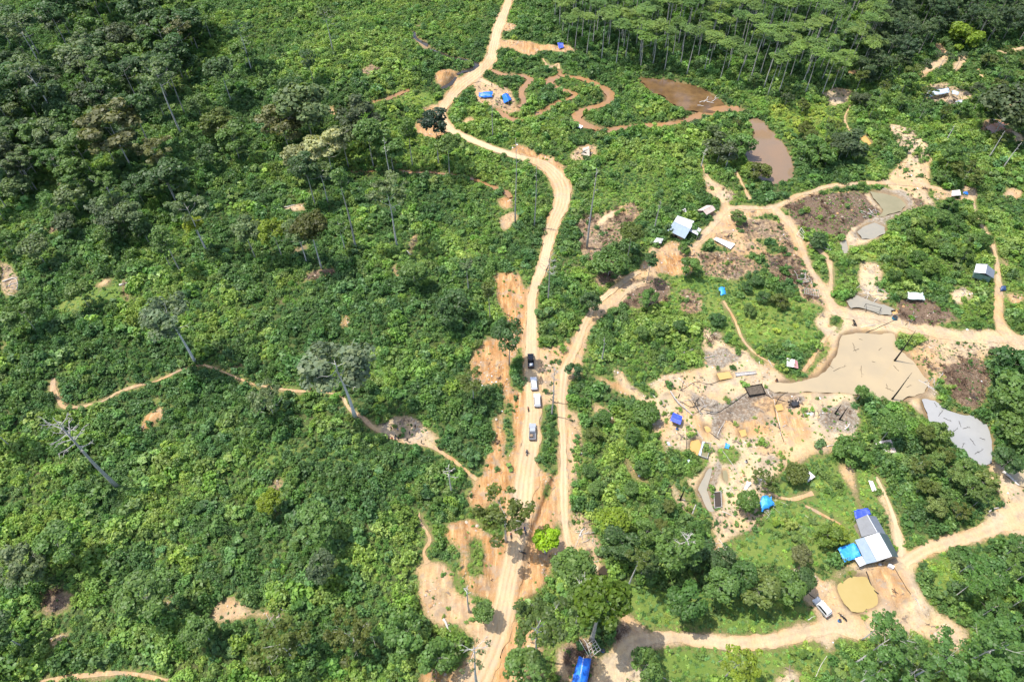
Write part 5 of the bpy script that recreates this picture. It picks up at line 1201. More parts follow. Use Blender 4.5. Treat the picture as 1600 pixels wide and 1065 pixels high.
def gable(name, label, cat, ridge, el, er, zr, ze, ml, mr, wall=PLANK, k=.86, door=0, stilts=0, wtop=None):
    """ridge, el, er: two pixels each (ridge line, left eave, right eave)"""
    r = Q(ridge, zr); L = Q(el, ze); R_ = Q(er, ze); b = empty(name, base_of(L+R_), label, cat)
    gutter_sheet(b, 'roof', [r[0], r[1], L[1], L[0]], ml); gutter_sheet(b, 'roof', [r[0], r[1], R_[1], R_[0]], mr)
    mb = MB(); mb.tube([r[0]+Vector((0, 0, .05)), r[1]+Vector((0, 0, .05))], .07, 6); mb.build('ridge_cap', ml, b)
    foot = shrink([L[0], L[1], R_[1], R_[0]], k); z0 = b.location.z+stilts
    walls(b, foot, z0-.1*(stilts == 0), min(p.z for p in L)-.12, wall, door=door)
    if stilts:
        mb = MB(); f = foot; mb.sheet(*[Vector((p.x, p.y, z0)) for p in f], .1); mb.build('floor', PLANK, b)
        posts(b, [Vector((p.x, p.y, z0)) for p in shrink(foot, .96)], 0, .09)
    return b
# big corrugated shed with its lean-to and blue tarps
ZB = 4.4; EB = 2.9
u = [(1354.8,803.5),(1370.8,831.7)]; l_ = [(1337,811),(1346.4,838.3)]; r_ = [(1369,806.3),(1384,833.6)]
shed = empty('corrugated_shed', base_of(Q([(1345,822),(1380,825),(1355,880),(1400,868)], 1)), 'long corrugated shed roofed grey, white and dark green beside the yellow pond', 'shed')
rr = Q(u, ZB-.35); ll = Q(l_, EB-.3); rt = Q(r_, EB-.3)
gutter_sheet(shed, 'roof', [rr[0], rr[1], ll[1], ll[0]], ZINC_G); gutter_sheet(shed, 'roof', [rr[0], rr[1], rt[1], rt[0]], ZINC_S)
r2 = Q([(1372.7,831.6),(1393.4,868.7)], ZB); l2 = Q([(1350.5,838.4),(1370.6,876.2)], EB+.1); t2 = Q([(1386.4,834.2),(1404,869.6)], EB)
gutter_sheet(shed, 'roof', [r2[0], r2[1], l2[1], l2[0]], ZINC_W); gutter_sheet(shed, 'roof', [r2[0], r2[1], t2[1], t2[0]], ZINC_D)
for a, b in ((rr[0], rr[1]), (r2[0], r2[1])):
    mb = MB(); mb.tube([a+Vector((0, 0, .06)), b+Vector((0, 0, .06))], .09, 6); mb.build('ridge_cap', ZINC_W, shed)
l3 = Q([(1335.7,843),(1350.3,838.6)], [2.3, EB-.08]); l4 = Q([(1370.4,876.6),(1353,880.6)], [EB-.08, 2.3])
gutter_sheet(shed, 'lean_to_roof', [l3[1], l4[0], l4[1], l3[0]], ZINC_B)
l5 = Q([(1335,872),(1346.6,868),(1353.2,880.6),(1343.6,884.8)], [2.0, 2.22, 2.22, 2.0]); gutter_sheet(shed, 'porch_roof', [l5[0], l5[3], l5[2], l5[1]], ZINC_W)
ft = shrink([ll[0], rt[0], t2[1], l2[1]], .9); walls(shed, ft, shed.location.z-.1, EB-.3, PLY, door=2)
posts(shed, Q([(1337,844),(1354,880)], 2.2)+Q([(1344,884),(1336,872.5)], 1.95)+Q([(1403,869)], EB-.1), 0, .08)
def tarp(name, label, q, z, mat, cat='tarp', pn=True, nu=7, nv=5, sag=.3, rag=.15, seed=1, ground=False, frame=WOOD):
    p = Q(q, z); c = base_of(p); b = empty(name, c, label, cat); mb = MB(); mb.sheet(*p, .03, nu, nv, sag=sag, rag=rag, seed=seed); mb.build('tarp_sheet', mat, b, smooth=True)
    if pn and not ground: posts(b, shrink(p, .93), -.06, .05, frame)
    return b
tarp('tarp_awning', 'bright blue tarp awning stretched out from the lean-to of the big shed', [(1308,856),(1335,846.7),(1346,867),(1320,877.7)], [2.0,2.25,2.25,1.9], TSKY, 'awning', seed=2)
tarp('tarp_awning', 'royal blue tarp behind the grey end of the big shed', [(1334,797),(1355.8,793.5),(1362.4,802.6),(1337.5,810)], [2.5,2.7,2.6,2.3], TROYAL, 'awning', seed=3)
# white roofed house
hs = empty('house', base_of(Q([(1058,337),(1084,346),(1070,373),(1043,360)], 0)), 'house with three shining white and pale blue metal roofs on the orange yard', 'house')
hr = Q([(1052.8,345.9),(1079,357.7)], 4.3); hf = Q([(1058.5,336.7),(1084.7,345.4)], 3.0); hn = Q([(1042.7,359.9),(1069.9,373)], 2.7)
gutter_sheet(hs, 'roof', [hr[0], hr[1], hf[1], hf[0]], ZINC_W); gutter_sheet(hs, 'roof', [hr[0], hr[1], hn[1], hn[0]], ZINC_B)
mb = MB(); mb.tube([hr[0]+Vector((0, 0, .06)), hr[1]+Vector((0, 0, .06))], .08, 6); mb.build('ridge_cap', ZINC_W, hs)
he = Q([(1081.2,350.2),(1096,358.1),(1090,367.3),(1076.6,360.3)], [2.75,2.5,2.4,2.7]); gutter_sheet(hs, 'porch_roof', [he[0], he[1], he[2], he[3]], ZINC_W); posts(hs, [he[1], he[2]], -.06, .07)
walls(hs, shrink([hf[0], hf[1], hn[1], hn[0]], .86), hs.location.z-.1, 2.6, PLANK, door=2)
def lean(name, label, q, z, mat, wall=PLANK, cat='hut', k=.85, door=1, post=False, per=.28):
    p = Q(q, z); b = empty(name, base_of(p), label, cat); gutter_sheet(b, 'roof', p, mat, per)
    if post: posts(b, shrink(p, .92), -.05, .06)
    else:
        f = shrink(p, k); walls(b, f, b.location.z-.1, 0, wall, top=[q_.z-.1 for q_ in f], door=door)
    return b
lean('store_hut', 'small white roofed store at the west corner of the orange yard', [(1026.1,371.2),(1036.6,373),(1033.1,380),(1020.9,378.2)], [2,2,1.7,1.7], ZINC_W)
lean('outhouse', 'tiny outhouse with a pale lilac roof behind the white roofed house', [(1066.4,327.5),(1070.7,324.9),(1076,330.1),(1071.5,331.9)], [2.3,2.3,2.1,2.1], roof_mat('lilac_zinc', (.62, .56, .62)))
gable('cook_hut', 'brown rusty roofed hut with an open dark front beside the yard path', 'hut', [(1098.3,329),(1113.6,320.9)], [(1104.2,335.8),(1118.5,327.5)], [(1089.5,328.6),(1104.5,320.5)], 2.9, 2.0, RUST, RUST, PLANK, .85, 2)
lean('low_shelter', 'long low sheet roof of rust, pink and straw patches below the yard path', [(1118.9,370.4),(1148.6,380.9),(1141.6,389.2),(1114.5,373.6)], [1.3,1.3,.9,.9], RUSTW, post=True, cat='shelter')
gable('stilt_hut', 'stilt hut with one white and one blue grey roof slope beside the right path', 'hut', [(1542.3,412.8),(1539.5,426.8)], [(1525.4,412.1),(1522.1,425.3)], [(1554.5,422.5),(1552.8,434.8)], 4.6, 3.2, ZINC_W, ZINC_S, simple('green_sheet_wall', (.16, .24, .19), .7), .84, None, .9)
gable('pink_hut', 'small hut with a faded pink and white roof north of the sand pits', 'hut', [(1241.3,561.5),(1240,573.2)], [(1229.5,559),(1229.5,571.5)], [(1246.2,563.3),(1247.5,575.5)], 2.5, 1.8, PINKW, PINK, PLANK, .85, 1)
gable('blue_roof_shelter', 'open shelter with a royal blue sheet roof on the pale sand', 'shelter', [(1049.4,650.5),(1065,656.5)], [(1051.9,644.1),(1066.5,650.2)], [(1046.8,656.8),(1063.2,662.9)], 2.7, 2.25, TROYAL, TROYAL, PLANK, .45, None)
b = empty('collapsed_hut', base_of(Q([(1384,700)], 0)), 'collapsed hut under torn grey and rusty roof sheets in the green grove', 'hut')
p = Q([(1367.6,692.7),(1377.2,688.2),(1388.5,709.6),(1379,702)], [1.4,2.0,1.7,1.1]); gutter_sheet(b, 'roof', p, RUSTW)
p = Q([(1377.4,688),(1392.4,686.5),(1401.4,707.4),(1389,709.6)], [2.06,2.4,1.9,1.76]); gutter_sheet(b, 'roof', p, RUST); f = shrink(Q([(1368,693),(1392,687),(1401,707),(1388,710)], 1.6), .7); walls(b, f, b.location.z-.1, 1.0, PLANK)
p = Q([(1389,710.5),(1400,714),(1399,721),(1391,722)], [1.0,1.1,.5,.4]); gutter_sheet(b, 'fallen_sheet', p, ZINC_S)
lean('torn_roof', 'torn striped grey roof on short posts beside the olive bush', [(1254,729),(1261,732.5),(1274.2,744),(1262,753)], [1.6,1.6,1.2,1.0], RUSTW, post=True, cat='shelter')
lean('fallen_sheet', 'faded pink roof sheet lying in the grass west of the track', [(1357,750),(1363.7,751.3),(1370.4,766),(1363,767)], [.5,.5,.35,.35], PINKW, post=True, cat='roof sheet')
lean('sheet_roof', 'grey corrugated sheet roof under the olive tree at the right path', [(1487.5,298),(1500,296.5),(1502,305),(1487,306)], [1.9,1.9,1.6,1.6], RUSTW, post=True, cat='shelter')
tarp('tarp_shelter', 'pale mint green tarp shelter in the bushes north of the pond road', [(1417.6,455.8),(1443,457.5),(1445,468),(1418.1,466.2)], [2.0,2.2,1.9,1.7], TGREEN, 'shelter', sag=-.5, rag=.25, seed=5)
tarp('tarp_shelter', 'crumpled blue tarp shelter in the grass beside white poles', [(1190.4,773.5),(1204,776),(1211,789.8),(1188,798.6)], [2.1,1.9,1.2,1.4], TSKY, 'shelter', sag=-.55, rag=.4, seed=6, nu=9, nv=8)
tarp('tarp_strip', 'narrow white tarp strip hung over a line near the small pools', [(1167.8,750.8),(1174.4,753.6),(1163.5,768),(1161,767)], [1.5,1.5,.4,.4], TWHITE, rag=.1, seed=7, pn=False)
tarp('tarp', 'small sky blue tarp pegged on the open sand', [(1133.6,691),(1140.7,693.8),(1138.3,701.4),(1131.7,698.5)], [.8,.9,.4,.6], TSKY, rag=.15, seed=8)
tarp('tarp', 'crumpled white and blue sheet on the sand left of the blue roof shelter', [(1040,689.5),(1047,690),(1049.8,697),(1042,694)], [.35,.3,.3,.3], TGW, rag=.3, sag=-.3, seed=9, ground=True)
tarp('tarp', 'grey white sheet spread over rubble below the lined pool', [(1072,717),(1084,719),(1086,727),(1073,728)], [.4,.5,.3,.35], TGW, rag=.35, sag=-.35, seed=10, ground=True)
tarp('tarp_tent', 'larger flat blue tarp tent on the left at the stream camp', [(747.4,145),(769,142.5),(769.4,151.6),(749.5,151.8)], [1.9,2.3,1.6,1.2], TROYAL if False else TBLUE, 'tent', sag=-.5, rag=.3, seed=11, nu=8)
tt = empty('tarp_tent', base_of(Q([(790,156)], 0)), 'steep blue tarp tent on the right at the stream camp', 'tent')
ri = Q([(789.5,145.5),(794.5,158)], [2.6,2.3]); le = Q([(783,149.5),(787.5,161.6)], [.9,.6]); re_ = Q([(793.8,146.5),(800,155.8)], [.9,.6])
for e_, s_ in ((le, 1), (re_, 2)):
    mb = MB(); mb.sheet(ri[0], ri[1], e_[1], e_[0], .03, 6, 4, sag=.15, rag=.12, seed=s_); mb.build('tarp_sheet', TBLUE, tt, smooth=True)
posts(tt, ri, -.08, .05)
tarp('tarp', 'small blue tarp on the clearing near the top of the road', [(871,66.5),(880,67),(880.5,74.5),(873,76)], [2.0,2.1,1.3,1.2], TROYAL, 'shelter', rag=.15, seed=12)
gable('thatched_hut', 'pale thatched hut with a broken roof in the scrub right of the bend', 'hut', [(911,236),(921,232)], [(907,241),(921,244)], [(910,231.5),(920,228.5)], 2.6, 1.3, THATCH, THATCH, PLANK, .75, 0)
tarp('tarp', 'small white sheet on poles at the stream bend', [(903.8,193.8),(911,197),(907.5,200.8),(901.5,198)], [1.4,1.4,1.0,1.0], TWHITE, 'shelter', rag=.1, seed=13)
for lab, q, m, s in (('long pale blue tarp roof half hidden by trees on the upper right', [(1449,143),(1482,137),(1484,145),(1452,151)], TGW, 14), ('light blue tarp scrap behind the trees on the upper right', [(1488,140),(1499,144),(1497,149),(1488,146)], TGW, 15), ('pale blue tarp corner beside orange dirt on the upper right', [(1493,158),(1503,156),(1508,161),(1496,163)], TWHITE, 16)):
    tarp('tarp_roof', lab, q, [2.6,2.8,2.2,2.0], m, 'shelter', rag=.3, sag=-.3, seed=s)
tarp('tarp_cover', 'dark blue tarp bundle beside the right path opposite the stilt hut', [(1564,447),(1571,446),(1573,453),(1563,455)], [1.2,1.2,.5,.5], tarp_mat('navy_tarp', (.03, .06, .14)), rag=.1, seed=17, sag=-.4)
tarp('tarp', 'bright blue scrap on the ground by the sheet roof at the right path', [(1505,300),(1512,299.5),(1513,304),(1506,304)], [.4,.4,.25,.25], TBLUE, rag=.1, sag=-.2, seed=18, ground=True)
tarp('tarp', 'pale blue sheet on the ashy ground below the charred posts', [(1262,641),(1275,646),(1272,653),(1260,648)], [.5,.4,.4,.5], TGW, rag=.35, sag=-.4, seed=19, ground=True)
tarp('tarp', 'faded blue scrap hanging in the slope below the house', [(1123,450),(1132,448),(1134,459),(1127,461)], [.9,.9,.4,.4], TSKY, rag=.3, sag=-.3, seed=20)
tarp('tarp', 'white sheet lying on the green bank above the sandy yard', [(1278,660),(1289,662),(1288,668),(1279,667)], [.3,.3,.2,.2], TGW, rag=.25, sag=-.2, seed=21, ground=True)
# tent at the bottom edge and the pole frame behind it
tn = empty('ridge_tent', base_of(Q([(905,1050)], 0)), 'long ridge tent of bright blue tarp at the bottom edge beside the track', 'tent')
ri = Q([(912.3,1027.9),(902,1082)], 2.9); le = Q([(904.3,1023.9),(888,1084)], 1.9); re_ = Q([(924.3,1027.5),(914.5,1084)], 1.9)
for e_, s_, m_ in ((le, 3, TBLUE), (re_, 4, TBLUE)):
    mb = MB(); mb.sheet(ri[0], ri[1], e_[1], e_[0], .03, 10, 4, sag=.12, rag=.06, seed=s_); mb.build('tarp_sheet', m_, tn, smooth=True)
mb = MB(); mb.tube([ri[0]+Vector((0, .4, -.06)), ri[1]+Vector((0, -.1, -.06))], .05, 6); mb.build('ridge_pole', PALEWOOD, tn)
posts(tn, shrink(le+re_, .97), -.05, .05, PALEWOOD); posts(tn, [ri[0]], -.1, .05, PALEWOOD)
fr = empty('pole_frame', base_of(Q([(926,1012)], 0)), 'unfinished lattice of bleached poles above the blue ridge tent', 'pole frame')
c4 = Q([(917,1006),(928.7,998),(938.5,1014),(923.5,1026)], 2.4)
mb = MB()
for i in range(4): mb.tube([c4[i], c4[(i+1) % 4]], .055, 5)
mb.build('frame_rail', PALEWOOD, fr)
for a, b, k_ in ((0, 1, 3), (1, 2, 4)):
    for j in range(1, k_):
        t_ = j/k_; mb = MB(); mb.tube([c4[a].lerp(c4[b], t_)+Vector((0, 0, .09)), c4[(3 if a == 0 else 0)].lerp(c4[(2 if a == 0 else 3)], t_)+Vector((0, 0, .09))], .045, 5); mb.build('cross_pole', PALEWOOD, fr)
posts(fr, c4, .15, .055, PALEWOOD)
mb = MB(); e_ = Q([(905,998.5),(921,1026),(911.5,997),(922,1012)], 2.2); mb.tube([e_[0], e_[1]], .05, 5); mb.tube([e_[2], e_[3]], .045, 5); mb.build('side_rail', PALEWOOD, fr)

# ---------------------------------------------------------------- vehicles (built along +Y, wheels on z = 0)
def paint(name, col, metal=.0, rough=.25): return simple(name, col, rough, .5, .05, 1.5, metal)
PW = paint('white_paint', (.62, .63, .64)); PBK = paint('black_paint', (.012, .013, .016)); PSV = paint('silver_paint', (.38, .40, .42), .3); PWD = paint('dusty_white_paint', (.54, .54, .53))
GLASS = simple('car_glass', (.012, .016, .02), .05, .6, .05); HL = simple('lamp_lens', (.75, .75, .72), .1, .6, .05); TLR = simple('tail_lens', (.40, .02, .015), .15, .5, .05); BEDM = simple('bed_liner', (.09, .09, .095), .6, .3, .3, 3)
def prism(prof, w, w2=None):
    """side profile (y,z) extruded over the width; w2: width of the points above z 1.0"""
    mb = MB(); n = len(prof); vs = []
    for s in (-1, 1):
        for y, z in prof: vs.append((s*(w2 if (w2 and z > 1.15) else w)/2, y, z))
    mb.add(vs, [tuple(range(n))[::-1], tuple(range(n, 2*n))]+[(i, (i+1) % n, n+(i+1) % n, n+i) for i in range(n)]); return mb
def vehicle(name, label, cat, u, v, ang, kind, pm, cargo=None):
    b = G(P(u, v)); b.z += .16; t = empty(name, b, label, cat, rz=ang); t['_local'] = True
    W_ = 1.82
    if kind == 'suv':
        prism([(-2.2, .36), (2.1, .36), (2.2, .62), (2.12, .86), (1.25, 1.0), (-2.18, 1.06), (-2.22, .7)], W_).build('body', pm, t, bevel=.05)
        prism([(1.3, 1.0), (-2.14, 1.04), (-1.86, 1.66), (-1.5, 1.74), (.2, 1.74), (.5, 1.66)], W_*.96, W_*.78).build('cabin', pm, t, bevel=.04)
        ys = (-2.05, 1.15, .42, -1.8); zr = 1.62
    else:
        prism([(-2.55, .42), (2.4, .42), (2.55, .66), (2.46, .92), (1.5, 1.06), (-.62, 1.08), (-.62, .62), (-2.55, .62)], W_).build('body', pm, t, bevel=.04)
        prism([(1.5, 1.04), (-.62, 1.06), (-.42, 1.68), (-.2, 1.76), (.5, 1.76), (.8, 1.68)], W_*.96, W_*.8).build('cabin', pm, t, bevel=.04)
        ys = (-.56, 1.35, .72, -.36); zr = 1.62
        mb = MB()
        for s in (-1, 1): mb.box((s*(W_/2-.05), -1.6, .86), (.09, 1.88, .5))
        mb.build('bed_side', pm, t)
        mb = MB(); mb.box((0, -2.52, .85), (W_-.2, .07, .48)); tg = mb.build('tailgate', pm, t)
        mb = MB(); mb.box((0, -1.57, .66), (W_-.2, 1.8, .05)); mb.build('bed_floor', BEDM, t)
    y0, y1, y2, y3 = ys; wb, wt = W_*.96/2, W_*.79/2
    def pane(name, c, off):
        mb = MB(); n = (Vector(c[1])-Vector(c[0])).cross(Vector(c[3])-Vector(c[0])).normalized(); n = n if n.dot(Vector(off)) > 0 else -n
        a = [Vector(q)+n*.035 for q in c]; d = [q-n*.03 for q in a]; mb.add(a+d, [(0, 1, 2, 3), (7, 6, 5, 4)]+[(i, 4+i, 4+(i+1) % 4, (i+1) % 4) for i in range(4)]); return mb.build(name, GLASS, t)
    zb = 1.1
    def wx(z): return wb+(wt-wb)*(z-1.0)/.66
    pane('windshield', [(-.82*wx(zb), y1-.02, zb), (.82*wx(zb), y1-.02, zb), (.84*wx(zr), y2+.02, zr), (-.84*wx(zr), y2+.02, zr)], (0, 1, .5))
    pane('rear_window', [(-.8*wx(1.2), y0+.06, 1.2), (.8*wx(1.2), y0+.06, 1.2), (.82*wx(zr), y3, zr), (-.82*wx(zr), y3, zr)], (0, -1, .3))
    for s in (-1, 1): pane('side_window', [(s*wx(zb), y0+.2, zb), (s*wx(zb), y1-.25, zb), (s*wx(zr), y2-.15, zr), (s*wx(zr), y3+.2, zr)], (s, 0, .1))
    L1 = 2.2 if kind == 'suv' else 2.54; wy = (1.36, -1.35) if kind == 'suv' else (1.62, -1.6)
    for s in (-1, 1):
        mb = MB(); mb.box((s*.66, L1-.05, .74), (.36, .12, .16)); mb.build('headlight', HL, t)
        mb = MB(); mb.box((s*.78, -L1-.01, .86), (.18, .08, .26)); mb.build('tail_light', TLR, t)
        mb = MB(); mb.box((s*(W_/2+.1), y1-.3, 1.12), (.2, .12, .14)); mb.build('mirror', pm, t)
        for y in wy:
            mb = MB(); mb.disc((s*(W_/2-.1), y, .35), (1, 0, 0), .36, .24, 16); w = mb.build('wheel', RUBBER, t); mb = MB(); mb.disc((s*(W_/2+.03), y, .35), (1, 0, 0), .22, .03, 12); mb.build('rim', PSV, w)
    mb = MB(); mb.box((0, -L1-.03, .5), (W_*.9, .12, .18)); mb.build('rear_bumper', METALD, t)
    if kind == 'suv':
        mb = MB()
        for s in (-1, 1): mb.tube([(s*.55, -1.4, 1.8), (s*.55, .1, 1.8)], .025, 5)
        mb.build('roof_rail', PSV, t)
    return t
kbk = vehicle('pickup_truck', 'black pickup truck at the head of the convoy on the main road', 'pickup truck', 829.3, 566, R(1), 'pickup', PBK)
vehicle('suv_car', 'white car behind the black pickup, second in the convoy', 'car', 834, 601.5, R(3), 'suv', PW)
vehicle('suv_car', 'white car with a white roof just in front of the silver pickup', 'car', 839.3, 627.5, R(1), 'suv', PW)
ksv = vehicle('pickup_truck', 'silver pickup truck with cargo in its bed at the tail of the convoy', 'pickup truck', 831.8, 676.5, R(-2), 'pickup', PSV)
vehicle('suv_car', 'dusty white car parked on the sand left of the yellow pond', 'car', 1281.5, 950.5, R(30), 'suv', PWD)
def obj_at(t, v): return Vector(t.location)+Matrix.Rotation(t.rotation_euler.z, 3, 'Z') @ Vector(v)
def crate(loc, size, rz, mat, label, cat='crate', name='cargo_crate'):
    t = empty(name, loc, label, cat, rz=rz); t['_local'] = True; x, y, z = size
    mb = MB(); mb.box((0, 0, z/2), size); mb.build('body', mat, t, bevel=.02)
    mb = MB()
    for k in (-.3, .3): mb.box((0, y*k, z+.012), (x*1.04, .06, .02))
    mb.build('strap', METALD, t)
crate(obj_at(ksv, (-.3, -1.4, .685)), (.8, .9, .4), ksv.rotation_euler.z, PLANK, 'brown wooden crate in the bed of the silver pickup')
crate(obj_at(kbk, (.1, -1.5, .685)), (.9, .7, .35), .4, TWHITE, 'white bundle in the bed of the black pickup', 'bundle', 'cargo_bundle')
MBK = [simple('bike_red', (.25, .02, .02), .3), simple('bike_blue', (.02, .04, .15), .3), METALD]
def motorcycle(u, v, ang, label, m, group=None):
    b = G(P(u, v)); b.z += .08; t = empty('motorcycle', b, label, 'motorcycle', group, rz=ang); t['_local'] = True
    for y in (.62, -.62):
        mb = MB(); mb.ring((0, y, .3), (1, 0, 0), .25, .055, 16, 6); w = mb.build('wheel', RUBBER, t)
        mb = MB(); mb.disc((0, y, .3), (1, 0, 0), .2, .03, 12); mb.build('rim', PSV, w)
    mb = MB(); mb.tube([(0, -.62, .3), (0, -.2, .42), (0, .3, .62), (0, .42, .85)], .06, 6); mb.tube([(.06, .62, .3), (.06, .42, .92)], .03, 5); mb.tube([(-.06, .62, .3), (-.06, .42, .92)], .03, 5); mb.build('frame', METALD, t)
    mb = MB(); mb.box((0, .02, .36), (.26, .4, .3)); mb.build('engine', METALD, t, bevel=.03)
    mb = MB(); mb.box((0, .14, .7), (.26, .42, .2), taper=.8); mb.build('fuel_tank', m, t, bevel=.05)
    mb = MB(); mb.box((0, -.38, .74), (.26, .74, .1)); mb.build('seat', RUBBER, t, bevel=.03)
    mb = MB(); mb.box((0, .66, .6), (.16, .4, .04)); mb.build('front_fender', m, t)
    mb = MB(); mb.tube([(-.36, .3, 1.0), (0, .42, .96), (.36, .3, 1.0)], .02, 5); mb.build('handlebar', METALD, t)
    mb = MB(); mb.disc((0, .56, .84), (0, 1, 0), .09, .08, 10); mb.build('headlight', HL, t)
    return t
bk1 = motorcycle(823, 708, R(175), 'motorcycle with a grey clad rider behind the silver pickup', MBK[2])
motorcycle(1317, 966, R(35), 'dark motorcycle parked on the sand by the yellow pond', MBK[2])
motorcycle(817, 864, R(70), 'lone motorcycle by the ditch on the shaded road', MBK[2])
motorcycle(798, 837, R(5), 'dark motorcycle at the shaded left edge of the road', MBK[0])
motorcycle(820.5, 831, R(10), 'blue motorcycle at the right side of the shaded road', MBK[1])
motorcycle(825, 640, R(5), 'red motorcycle beside the white car on the bare road edge', MBK[0])
# ---------------------------------------------------------------- people
SKIN = simple('skin', (.22, .12, .07), .6, .3, .05); HAIR = simple('black_hair', (.012, .01, .009), .6, .3, .1); SHIRT = simple('shirt', (.2, .2, .2), .9, .1, .1, 4, objcol=True); PANTS = simple('dark_trousers', (.035, .04, .055), .9, .1, .2, 4); SHOE = simple('sandals', (.03, .022, .018), .7)
def person_mesh(pose, seed):
    J = {}; E = []; Rr = {}
    def j(n, p, r, par=None):
        J[n] = p; Rr[n] = r
        if par: E.append((par, n))
    sit = pose == 'ride'; walk = pose == 'walk'; hz = .80 if sit else .93
    j('pelvis', (0, 0, hz), .15); j('waist', (0, .0, hz+.16), .135, 'pelvis'); j('chest', (0, .02 if sit else 0, hz+.36), .16, 'waist'); j('neck', (0, .03, hz+.54), .06, 'chest'); j('chin', (0, .05, hz+.62), .075, 'neck'); j('head', (0, .04, hz+.72), .098, 'chin'); j('nose', (0, .155, hz+.66), .016, 'chin')
    for s, n in ((-1, 'l'), (1, 'r')):
        j('hip'+n, (s*.1, 0, hz-.06), .105, 'pelvis')
        if sit: kn, an, to = (s*.22, .42, .62), (s*.2, .3, .24), (s*.2, .46, .2)
        elif walk: kn, an, to = (s*.1, .16*s, .5), (s*.1, .2*s-.08, .08), (s*.1, .2*s+.08, .04)
        else: kn, an, to = (s*.12, .02, .5), (s*.13, -.01, .08), (s*.15, .16, .04)
        j('knee'+n, kn, .07, 'hip'+n); j('ankle'+n, an, .045, 'knee'+n); j('toe'+n, to, .04, 'ankle'+n)
        j('sh'+n, (s*.19, 0, hz+.46), .065, 'chest')
        if sit: el, wr, d = (s*.3, .2, hz+.24), (s*.33, .42, hz+.2), (0, .08, 0)
        elif walk: el, wr, d = (s*.25, -.1*s, hz+.2), (s*.24, -.2*s+.1, hz+.0), (0, .02, -.085)
        else: el, wr, d = (s*.26, -.02, hz+.2), (s*.25, .08+.05*s, hz-.02+.06*s), (0, .03, -.08)
        j('el'+n, el, .045, 'sh'+n); j('wr'+n, wr, .032, 'el'+n); pm = tuple(wr[k]+d[k] for k in range(3)); j('palm'+n, pm, .04, 'wr'+n)
        for f in range(5):
            q = (pm[0]+(f-2)*.019*(1 if not sit else s), pm[1]+d[1]*(.9-.12*abs(f-2))+(.03 if f == 0 else 0), pm[2]+d[2]*(.9-.12*abs(f-2))); j('fin%s%d' % (n, f), q, .009, 'palm'+n)
    names = list(J); bm = bmesh.new(); sk = bm.verts.layers.skin.verify(); vs = {}
    for n in names:
        vtx = bm.verts.new(J[n]); vtx[sk].radius = (Rr[n], Rr[n]); vtx[sk].use_root = (n == 'pelvis'); vs[n] = vtx
    for a, b in E: bm.edges.new((vs[a], vs[b]))
    me = bpy.data.meshes.new('person'); bm.to_mesh(me); bm.free()
    o = bpy.data.objects.new('tmp', me); COL.objects.link(o); o.modifiers.new('s', 'SKIN'); m = o.modifiers.new('d', 'SUBSURF'); m.levels = 1
    bpy.context.view_layer.update(); dg = bpy.context.evaluated_depsgraph_get(); me2 = bpy.data.meshes.new_from_object(o.evaluated_get(dg)); bpy.data.objects.remove(o)
    me2.materials.clear()
    for x in (SKIN, SHIRT, PANTS, SHOE): me2.materials.append(x)
    for p in me2.polygons:
        c = p.center; k = 0
        ax_ = abs(c.x)
        if c.z > hz+.56: k = 0
        elif c.z > hz+.02 and (ax_ < .235 or c.z > hz+.3): k = 1
        elif c.z > hz-.02 and ax_ >= .2: k = 0
        elif ax_ > .2 and not sit and c.z > hz-.2: k = 0
        elif sit and c.y > .3 and c.z > hz+.05: k = 0
        elif c.z > .12 or (sit and c.z > .28): k = 2
        else: k = 3
        p.material_index = k; p.use_smooth = True
    return me2, hz
PM = {k: person_mesh(k, i) for i, k in enumerate(('stand', 'walk', 'ride'))}
hm = {}
for k, (me, hz) in PM.items():
    bm = bmesh.new(); bmesh.ops.create_icosphere(bm, subdivisions=2, radius=.118); bmesh.ops.translate(bm, verts=bm.verts, vec=(0, .02, hz+.755)); h = bpy.data.meshes.new('hair'); bm.to_mesh(h); bm.free(); h.materials.append(HAIR); hm[k] = h
def person(u, v, ang, pose, col, label, group=None, at=None):
    b = at if at is not None else G(P(u, v)); b = Vector(b)
    if at is None: b.z += .12
    o = link('person', PM[pose][0]); o.location = b; o.rotation_euler = (0, 0, ang); o.color = col+(1,); tag(o, label, 'person', group)
    h = link('hair', hm[pose], o); return o
person(0, 0, bk1.rotation_euler.z, 'ride', (.30, .31, .33), 'person in grey riding the motorcycle behind the silver pickup', at=obj_at(bk1, (0, -.2, .02)))
